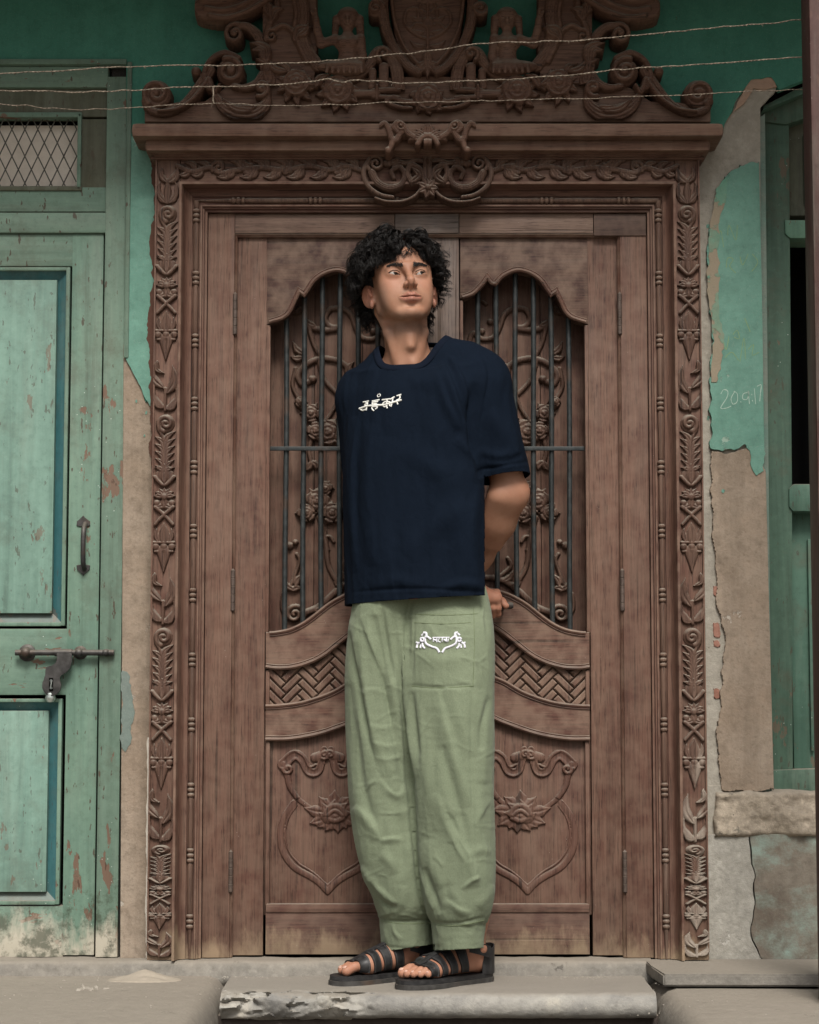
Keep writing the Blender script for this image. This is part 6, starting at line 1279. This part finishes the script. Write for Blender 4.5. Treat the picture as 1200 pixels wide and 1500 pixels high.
# trousers
T = Solid(np.arange(-.20, .24, .0036), np.arange(-.40, .10, .0036), np.arange(-.03, .98, .0036))
T.loft(rg([(1405, 559, 640, -.092, .076), (1352, 556, 638, -.100, .082), (1345, 554, 639, -.102, .085), (1318, 545, 636, -.118, .092), (1260, 524, 632, -.122, .100), (1180, 512, 628, -.128, .104), (1100, 507, 622, -.132, .106), (1000, 505, 618, -.138, .108), (930, 509, 618, -.146, .106), (885, 516, 618, -.158, .100), (845, 524, 620, -.165, .085)]), .004, 2.2, .10)
T.loft(rg([(1405, 636, 707, -.200, .076), (1352, 632, 710, -.205, .082), (1345, 629, 713, -.208, .086), (1318, 619, 721, -.214, .096), (1260, 609, 724, -.218, .104), (1180, 602, 722, -.218, .110), (1100, 597, 721, -.214, .115), (1000, 588, 723, -.205, .118), (930, 578, 722, -.194, .110), (885, 572, 716, -.180, .100), (845, 566, 706, -.172, .085)]), .004, 2.2, .26)
V, F = T.surface(); tro = mesh_obj('trousers', V, F, SAGE, man)
tf = [([(577, 900), (582, 960), (591, 1040), (599, 1120), (605, 1200), (612, 1280), (626, 1345)], -8, 4.5, 0), ([(586, 905), (593, 980), (602, 1060), (610, 1140)], 6, 7, 0), ([(516, 905), (524, 970), (536, 1040), (548, 1095), (566, 1140)], 10, 9, -1), ([(530, 900), (548, 950), (566, 1000), (578, 1060), (590, 1120)], 8, 8, -1), ([(548, 890), (560, 930), (570, 985), (580, 1050)], 6, 6, 1), ([(512, 1000), (520, 1080), (532, 1160), (550, 1210)], -7, 7, 0), ([(524, 940), (530, 1010), (542, 1080)], -6, 5, 0),
      ([(530, 1012), (552, 1010), (572, 1020)], 3, 5, 1), ([(540, 1060), (560, 1066), (580, 1062)], 3, 5, 1), ([(545, 1086), (566, 1092), (588, 1090)], 3.5, 4.5, 1), ([(548, 1108), (568, 1112), (590, 1106)], 3, 4, 1), ([(555, 1140), (572, 1160), (586, 1164), (594, 1150)], 5, 5, 1), ([(520, 1180), (540, 1200), (556, 1230)], 5, 8, 1), ([(556, 1232), (572, 1228), (590, 1230)], 6, 4.5, 1), ([(556, 1250), (572, 1262), (580, 1280)], 4, 7, 0), ([(560, 1178), (590, 1190), (604, 1180)], 3, 6, 0), ([(530, 1268), (552, 1300), (580, 1325)], 6, 9, 1), ([(596, 1220), (600, 1260), (590, 1296)], 4, 9, 0), ([(544, 1290), (560, 1322), (584, 1330)], -5, 5, 0),
      ([(605, 1006), (603, 1060), (610, 1120), (616, 1200)], 7, 5, -1), ([(607, 1006), (616, 1070), (628, 1150), (636, 1220)], 6, 9, 0), ([(606, 1012), (610, 1060), (618, 1110)], -5, 5, 0), ([(640, 1018), (656, 1070), (674, 1130), (690, 1180)], 6, 10, 1), ([(664, 1000), (676, 1060), (690, 1110)], 3.5, 9, 0), ([(640, 1160), (660, 1210), (690, 1260), (700, 1300)], 6, 9, 1), ([(650, 1180), (672, 1230), (688, 1262)], -5, 5, 0), ([(700, 1010), (712, 1080), (708, 1150)], 5, 8, 0), ([(716, 1020), (706, 1060), (704, 1100)], -5, 4, 0), ([(704, 1150), (700, 1200), (694, 1260)], 4, 6, 0), ([(720, 1170), (706, 1190), (694, 1210)], 4, 6, 1), ([(676, 1302), (692, 1288), (704, 1284)], 7, 4, 1), ([(690, 1250), (706, 1244), (720, 1250)], 4, 5, 0), ([(612, 1270), (624, 1300), (634, 1334)], 7, 6, -1), ([(622, 1270), (634, 1306), (646, 1338)], -6, 5, 0), ([(650, 1318), (672, 1330), (690, 1338)], 5, 6, 1), ([(660, 1300), (672, 1320), (676, 1344)], 4, 6, 0), ([(626, 1230), (634, 1270), (650, 1300)], 4, 9, 0), ([(700, 1330), (712, 1316), (722, 1296)], 5, 6, 0), ([(645, 1100), (650, 1160), (662, 1200)], 4, 12, 0),
      ([(602, 1004), (640, 1007), (690, 1004)], -3, 2.2, 0), ([(556, 1346), (590, 1350), (634, 1348)], -2.5, 2.2, 0), ([(630, 1350), (670, 1352), (712, 1344)], -2.5, 2.2, 0), ([(560, 1386), (600, 1390), (630, 1392)], -2, 2, 0), ([(690, 880), (692, 980), (690, 1100), (694, 1240), (692, 1330)], -1.8, 2, 0), ([(608, 898), (606, 950), (605, 1000)], -2, 2, 0),
      ([(560, 1352), (566, 1370), (562, 1384)], 4, 4, 0), ([(576, 1352), (580, 1366), (590, 1376)], 4.5, 3.5, 1), ([(640, 1352), (646, 1370), (642, 1386)], 3.5, 4, 0), ([(606, 1356), (610, 1376), (606, 1388)], 3, 4, 0), ([(700, 1352), (694, 1370), (698, 1384)], 3, 4, 0), ([(624, 905), (640, 930), (664, 940)], 3, 6, 1), ([(664, 944), (676, 930), (690, 916)], 3, 5, 0), ([(610, 960), (650, 968), (690, 960)], 2.6, 9, 0), ([(590, 930), (588, 990), (596, 1060)], 4, 8, 0)]
tf = [(p, a * (.55 if a > 0 and w <= 6 else 1.), w * (1.2 if a > 0 else 1.), sd2) for p, a, w, sd2 in tf]
tf += [([(550, 900), (558, 955), (571, 1030), (584, 1095), (596, 1160)], -13, 8, 0), ([(514, 925), (524, 1000), (540, 1075), (566, 1140)], -8, 6, 0), ([(604, 1004), (608, 1060), (618, 1125)], -5, 4.5, 0), ([(574, 1160), (586, 1220), (592, 1300)], -5, 8, 0), ([(648, 1090), (668, 1170), (690, 1250)], -5, 7, 0), ([(560, 890), (566, 940), (578, 1000)], -6, 4, 0), ([(600, 880), (598, 930), (600, 990)], -4, 4, 0)]
rw = np.random.default_rng(21)
for _ in range(60):                                             # small sharp creases, mostly across the legs
    cx_, cy_ = rw.uniform(508, 722), rw.uniform(890, 1385); an_ = rw.normal(0, .45) + (rw.random() < .3) * 1.1; ln = rw.uniform(8, 26); dx, dy = math.cos(an_) * ln, math.sin(an_) * ln
    tf.append(([(cx_ - dx, cy_ - dy), (cx_ + rw.normal() * 2, cy_ + rw.normal() * 2), (cx_ + dx, cy_ + dy)], rw.uniform(.6, 1.5), rw.uniform(1.8, 4.0), rw.choice((-1, 1))))
fold(tro, tf, .0045, (13, 13, 2.6), 5, 1.45); fold(tro, [], .0006, (12, 12, 50), 13)
clip(tro, P(668, 1391, -.27), Vector((.05, -.10, -1)).normalized(), lambda c: c.x > X(634.5, 1380, -.2) and c.y < -.125 and c.z < .1); clip(tro, P(595, 1389, -.16), Vector((.14, -.10, -1)).normalized(), lambda c: (c.x < X(636, 1380, -.15)) and c.z < .1)
thick(tro, .0026)
dg = bpy.context.evaluated_depsgraph_get(); dg.update()
def on_cloth(o, px, py, bvh):
    u = (px - 600) / FPX; v = (750 - py) / FPX; d = Vector((u, math.cos(PITCH) - v * math.sin(PITCH), math.sin(PITCH) + v * math.cos(PITCH))); h = bvh.ray_cast(camo.location, d.normalized()); return (h[0] + h[1] * .0004) if h[0] else None
def embroider(name, strokes, o, mat, w, parent):
    bvh = BVHTree.FromPolygons([v.co[:] for v in o.data.vertices], [p.vertices[:] for p in o.data.polygons]); parts = []
    for s in strokes:
        ww = w
        if isinstance(s[-1], (int, float)): ww = s[-1]; s = s[:-1]
        c = crom(s, 6) if len(s) > 2 else np.linspace(s[0], s[1], 8); q = [on_cloth(o, a, b, bvh) for a, b in c]; q = [p for p in q if p is not None]
        if len(q) > 1: parts.append(tube('', [tuple(p) for p in q], ww / 610 / 2, None, seg=6, data_only=True))
    return mesh_obj(name, *merge(parts), mat, parent)
k = lambda pts: [(510 + a / 12., 560 + b / 12.) for a, b in pts]
embroider('chest_lettering', [k([(270, 350), (310, 345), (325, 375), (295, 400), (330, 420), (320, 465), (265, 495), (225, 480), (205, 450)]), k([(345, 345), (345, 390)]), k([(322, 340), (375, 330)]), k([(345, 350), (335, 430), (318, 495)]), k([(350, 400), (300, 425)]),
    k([(425, 335), (560, 305)]), k([(525, 320), (510, 345), (440, 355), (430, 380), (500, 385), (510, 420), (430, 430), (425, 470), (460, 505)]), k([(520, 420), (505, 455), (480, 470)]),
    k([(600, 310), (720, 295), (740, 285)]), k([(690, 305), (680, 400), (690, 460)]), k([(690, 350), (650, 345), (615, 375), (625, 420), (660, 430), (690, 395)]), k([(700, 345), (735, 350), (730, 420)]), k([(740, 300), (820, 255)]), k([(790, 275), (775, 350), (755, 430)]),
    k([(855, 240), (940, 215)]), k([(905, 230), (915, 270), (890, 300), (850, 320)]), k([(860, 320), (865, 365), (880, 390)]),
    k([(200, 465), (330, 420), (480, 405), (640, 395), (800, 350), (945, 310)]) + [3.0], k([(525, 220), (545, 208), (570, 215), (565, 240), (535, 258), (515, 240), (525, 220)]) + [1.3]], shirt, THREAD, 2.25, shirt)
em = lambda pts, s=1: [(646 + s * (a - 646), b) for a, b in pts]
es = []
for s in (-1, 1):
    es += [em([(660, 937), (668, 932), (668, 942), (660, 947), (652, 950), (648, 956)], s) + [2.6], em([(668, 934), (667, 928), (671, 927)], s) + [3.0], em([(671, 928), (674, 931)], s) + [2.2]]
    es += [em([(673 + 2.6 * math.cos(t), 937 + 2.6 * math.sin(t)) for t in np.linspace(0, 6.0, 9)], s) + [2.6], em([(673, 937), (673.6, 937.4)], s) + [2.2], em([(676, 941), (680, 944), (681, 949)], s) + [2.6], em([(673, 942), (672, 947), (669, 950)], s) + [2.4], em([(675, 944), (676, 949)], s) + [2.0], em([(679, 942), (682, 941)], s) + [2.0]]
es += [[(634, 934), (659, 934), 1.5], [(635, 937), (640, 938.5), 2.0], [(635, 934), (635, 940), 1.4], [(640, 934), (640, 941), 1.4], [(644, 935), (642, 939), (646, 941), 1.4], [(648, 934), (648, 940), 1.4], [(650, 937), (654, 939), 2.2], [(654, 934), (654, 940), 1.4], [(657, 936), (656, 940), 1.4]]
es = [e[:-1] + [e[-1] * 1.3] for e in es]
embroider('pocket_emblem', es, tro, THREADL, 2.2, tro)
# cuff and pocket seams
embroider('seams', [[(604, 1005), (640, 1008), (694, 1005), .9], [(608, 900), (660, 901), (700, 899), .9], [(607, 912), (650, 914), (690, 912), .7], [(694, 890), (695, 950), (693, 1003), .8], [(557, 1349), (590, 1353), (632, 1352), .9], [(632, 1354), (670, 1356), (709, 1348), .9]], tro, cloth('seam_thread', (.13, .16, .085), (.11, .14, .07)), .9, tro)
# ---- sandals
def band(f, u, hw0, hw1, h, wd, slope=-.35, skew=0., base=.018, a0=0., a1=math.pi, th=.0028, n=26, vc=0.):
    """leather strip arching over the foot at u"""
    V = []; vs_ = []
    for a in np.linspace(a0, a1, n):
        hw = hw0 if a < math.pi / 2 else hw1; v = vc + hw * math.cos(a) * 1.0; sn = max(0., math.sin(a)) ** .72
        for du, dt in ((-wd / 2, 0), (wd / 2, 0), (wd / 2, th), (-wd / 2, th)):
            uu = u + du + skew * math.cos(a); hh = (h + slope * du) * sn; V.append(f(uu, v + (dt * math.cos(a)), base + hh + dt * sn))
    F = [(i * 4 + j, i * 4 + (j + 1) % 4, (i + 1) * 4 + (j + 1) % 4, (i + 1) * 4 + j) for i in range(n - 1) for j in range(4)] + [(0, 1, 2, 3), ((n - 1) * 4 + 3, (n - 1) * 4 + 2, (n - 1) * 4 + 1, (n - 1) * 4)]
    return V, F
def outline(f, w, grow=0.):
    med = crom([(-.004 - grow, 0), (.004, .020), (.03, .032), (.09, .030), (.15, .038), (.20, .046), (.235, .045), (.262, .034), (.274 + grow, .010)], 5); lat = crom([(.272 + grow, -.006), (.258, -.026), (.225, -.040), (.18, -.045), (.12, -.038), (.06, -.033), (.02, -.028), (.003, -.016)], 5)
    return [f(u, v + math.copysign(grow, v), w) for u, v in np.concatenate([med, lat])]
for f, nm in zip(feet, ('a', 'b')):
    sd_ = None
    for lo, hi_, gr, mt, nme in ((0.0, .011, .0035, SOLE, 'outsole'), (.0112, .022, .0015, LEATHER, 'footbed')):
        a = outline(f, lo, gr); b = outline(f, hi_, gr); n = len(a); o = mesh_obj('sandal' if sd_ is None else nme, a + b, [list(range(n))[::-1], list(range(n, 2 * n))] + [(i, (i + 1) % n, n + (i + 1) % n, n + i) for i in range(n)], mt, man if sd_ is None else sd_, True, 40)
        bm = bmesh.new(); bm.from_mesh(o.data); bmesh.ops.recalc_face_normals(bm, faces=bm.faces); bm.to_mesh(o.data); bm.free()
        if sd_ is None: sd_ = o
    def wrap(u, wd, off=.0012, th=.0030, a0=-.12, a1=math.pi + .12, n=30, ufn=None, zc=.006, sm_=5):
        """leather strip laid on the foot"""
        A_ = np.linspace(a0, a1, n); R = []; cols = (-.5, -.17, .17, .5)
        for du in cols:
            r = []
            for a in A_:
                d = (f.l * math.cos(a) + Vector((0, 0, 1)) * math.sin(a)); c = Vector(f((ufn(a) if ufn else u) + du * wd, 0, SOLEH + zc)); h = bv.ray_cast(c + d * .085, -d, .085); r.append((h[0] - c).length if h[0] else np.nan)
            r = np.array(r); r[np.isnan(r)] = np.nanmean(r) if not np.isnan(r).all() else .04
            for _ in range(sm_): r = np.concatenate([[r[0]], np.maximum((r[:-2] + 2 * r[1:-1] + r[2:]) / 4, r[1:-1] - .0006), [r[-1]]])
            R.append(r)
        R = [np.maximum(q, np.mean(R, 0) - .002) for q in R]; V = []
        ring = [(e, cols[e] * wd, off) for e in range(4)] + [(e, cols[e] * wd, off + th) for e in (3, 2, 1, 0)]
        for k_, a in enumerate(A_):
            d = f.l * math.cos(a) + Vector((0, 0, 1)) * math.sin(a)
            for e, du, t in ring:
                p = Vector(f((ufn(a) if ufn else u) + du, 0, SOLEH + zc)) + d * (R[e][k_] + t); p.z = max(p.z, FZ + .014); V.append(p)
        return [tuple(p) for p in V], [(i * 8 + j, i * 8 + (j + 1) % 8, (i + 1) * 8 + (j + 1) % 8, (i + 1) * 8 + j) for i in range(n - 1) for j in range(8)] + [tuple(range(8)), tuple((n - 1) * 8 + q for q in range(7, -1, -1))]
    for u, wd, sk in ((.207, .023, .006), (.176, .022, .010), (.145, .023, .016), (.112, .024, .020)):
        uf = (lambda a, u=u, sk=sk: u + sk * math.sin(a) * .6 - sk * .5)
        b = mesh_obj('strap', *wrap(u, wd, ufn=uf), LEATHER, sd_, True, 40)
        for e in (-1, 1): mesh_obj('stitching', *wrap(u, .0008, .0036, .0010, ufn=lambda a, uf=uf, e=e: uf(a) + e * (wd / 2 - .003)), STITCH, b, True)
    cs = []
    for u in np.linspace(.222, .085, 12):
        h = bv.ray_cast(Vector(f(u, .004, .16)), Vector((0, 0, -1)), .16); cs.append((h[0] if h[0] else Vector(f(u, .004, .07))) + Vector((0, 0, .0035)))
    for _ in range(2): cs = [cs[0]] + [(cs[i - 1] + cs[i] * 2 + cs[i + 1]) / 4 for i in range(1, len(cs) - 1)] + [cs[-1]]
    tube('centre_strap', [tuple(q) for q in cs], .011, LEATHER, sd_, 10, sq=(.28, 1))
    def ankle_ring(a0, a1, w0, w1, grow, th, n=40):
        V = []
        for a in np.linspace(a0, a1, n):
            for hh, t in ((w0, 0), (w1, 0), (w1, th), (w0, th)): q = hh + .016 * math.cos(a); fl_ = .006 * (hh < .5 * (w0 + w1)); V.append(f(.050 + (.043 + grow + t + fl_) * math.cos(a), (.0365 + grow + t) * math.sin(a), q))
        return V, [(i * 4 + j, i * 4 + (j + 1) % 4, (i + 1) * 4 + (j + 1) % 4, (i + 1) * 4 + j) for i in range(n - 1) for j in range(4)] + [(0, 1, 2, 3), tuple((n - 1) * 4 + q for q in (3, 2, 1, 0))]
    s4 = mesh_obj('ankle_strap', *ankle_ring(-2.2, 2.2, .066, .092, 0, .003), LEATHER, sd_, True, 40)
    mesh_obj('strap_tab', *ankle_ring(*((-1.9, -.7) if nm == 'a' else (.5, 1.7)), .063, .091, .004, .004, 14), LEATHER, s4, True, 40)
    V = []; n = 25
    for i, a in enumerate(np.linspace(-2.0, 2.0, n)):
        for w_, rr_ in ((.020, .0), (.074 + .014 * math.cos(a), .000), (.074 + .014 * math.cos(a), .003), (.020, .003)): V.append(f(.034 - (.037 + rr_) * math.cos(a), (.032 + rr_) * math.sin(a), w_))
    F = [(i * 4 + j, i * 4 + (j + 1) % 4, (i + 1) * 4 + (j + 1) % 4, (i + 1) * 4 + j) for i in range(n - 1) for j in range(4)] + [(0, 1, 2, 3), tuple((n - 1) * 4 + q for q in (3, 2, 1, 0))]
    mesh_obj('heel_counter', V, F, LEATHER, sd_, True, 40)
    for v, u1, r in ((.027, .247, .0120), (.008, .250, .0088), (-.007, .243, .0082), (-.020, .232, .0078), (-.032, .219, .0074)):
        bm = bmesh.new(); bmesh.ops.create_uvsphere(bm, u_segments=10, v_segments=6, radius=1); R = Matrix.Identity(4)
        for w_ in bm.verts: c = Vector(f(u1 + r * .45 + w_.co.x * r * .42, v + w_.co.y * r * .58, SOLEH + .0085 + r * .72 + w_.co.z * r * .22 - w_.co.x * r * .22)); w_.co = c
        bm_obj('toenail', bm, NAIL, body, True, 80)
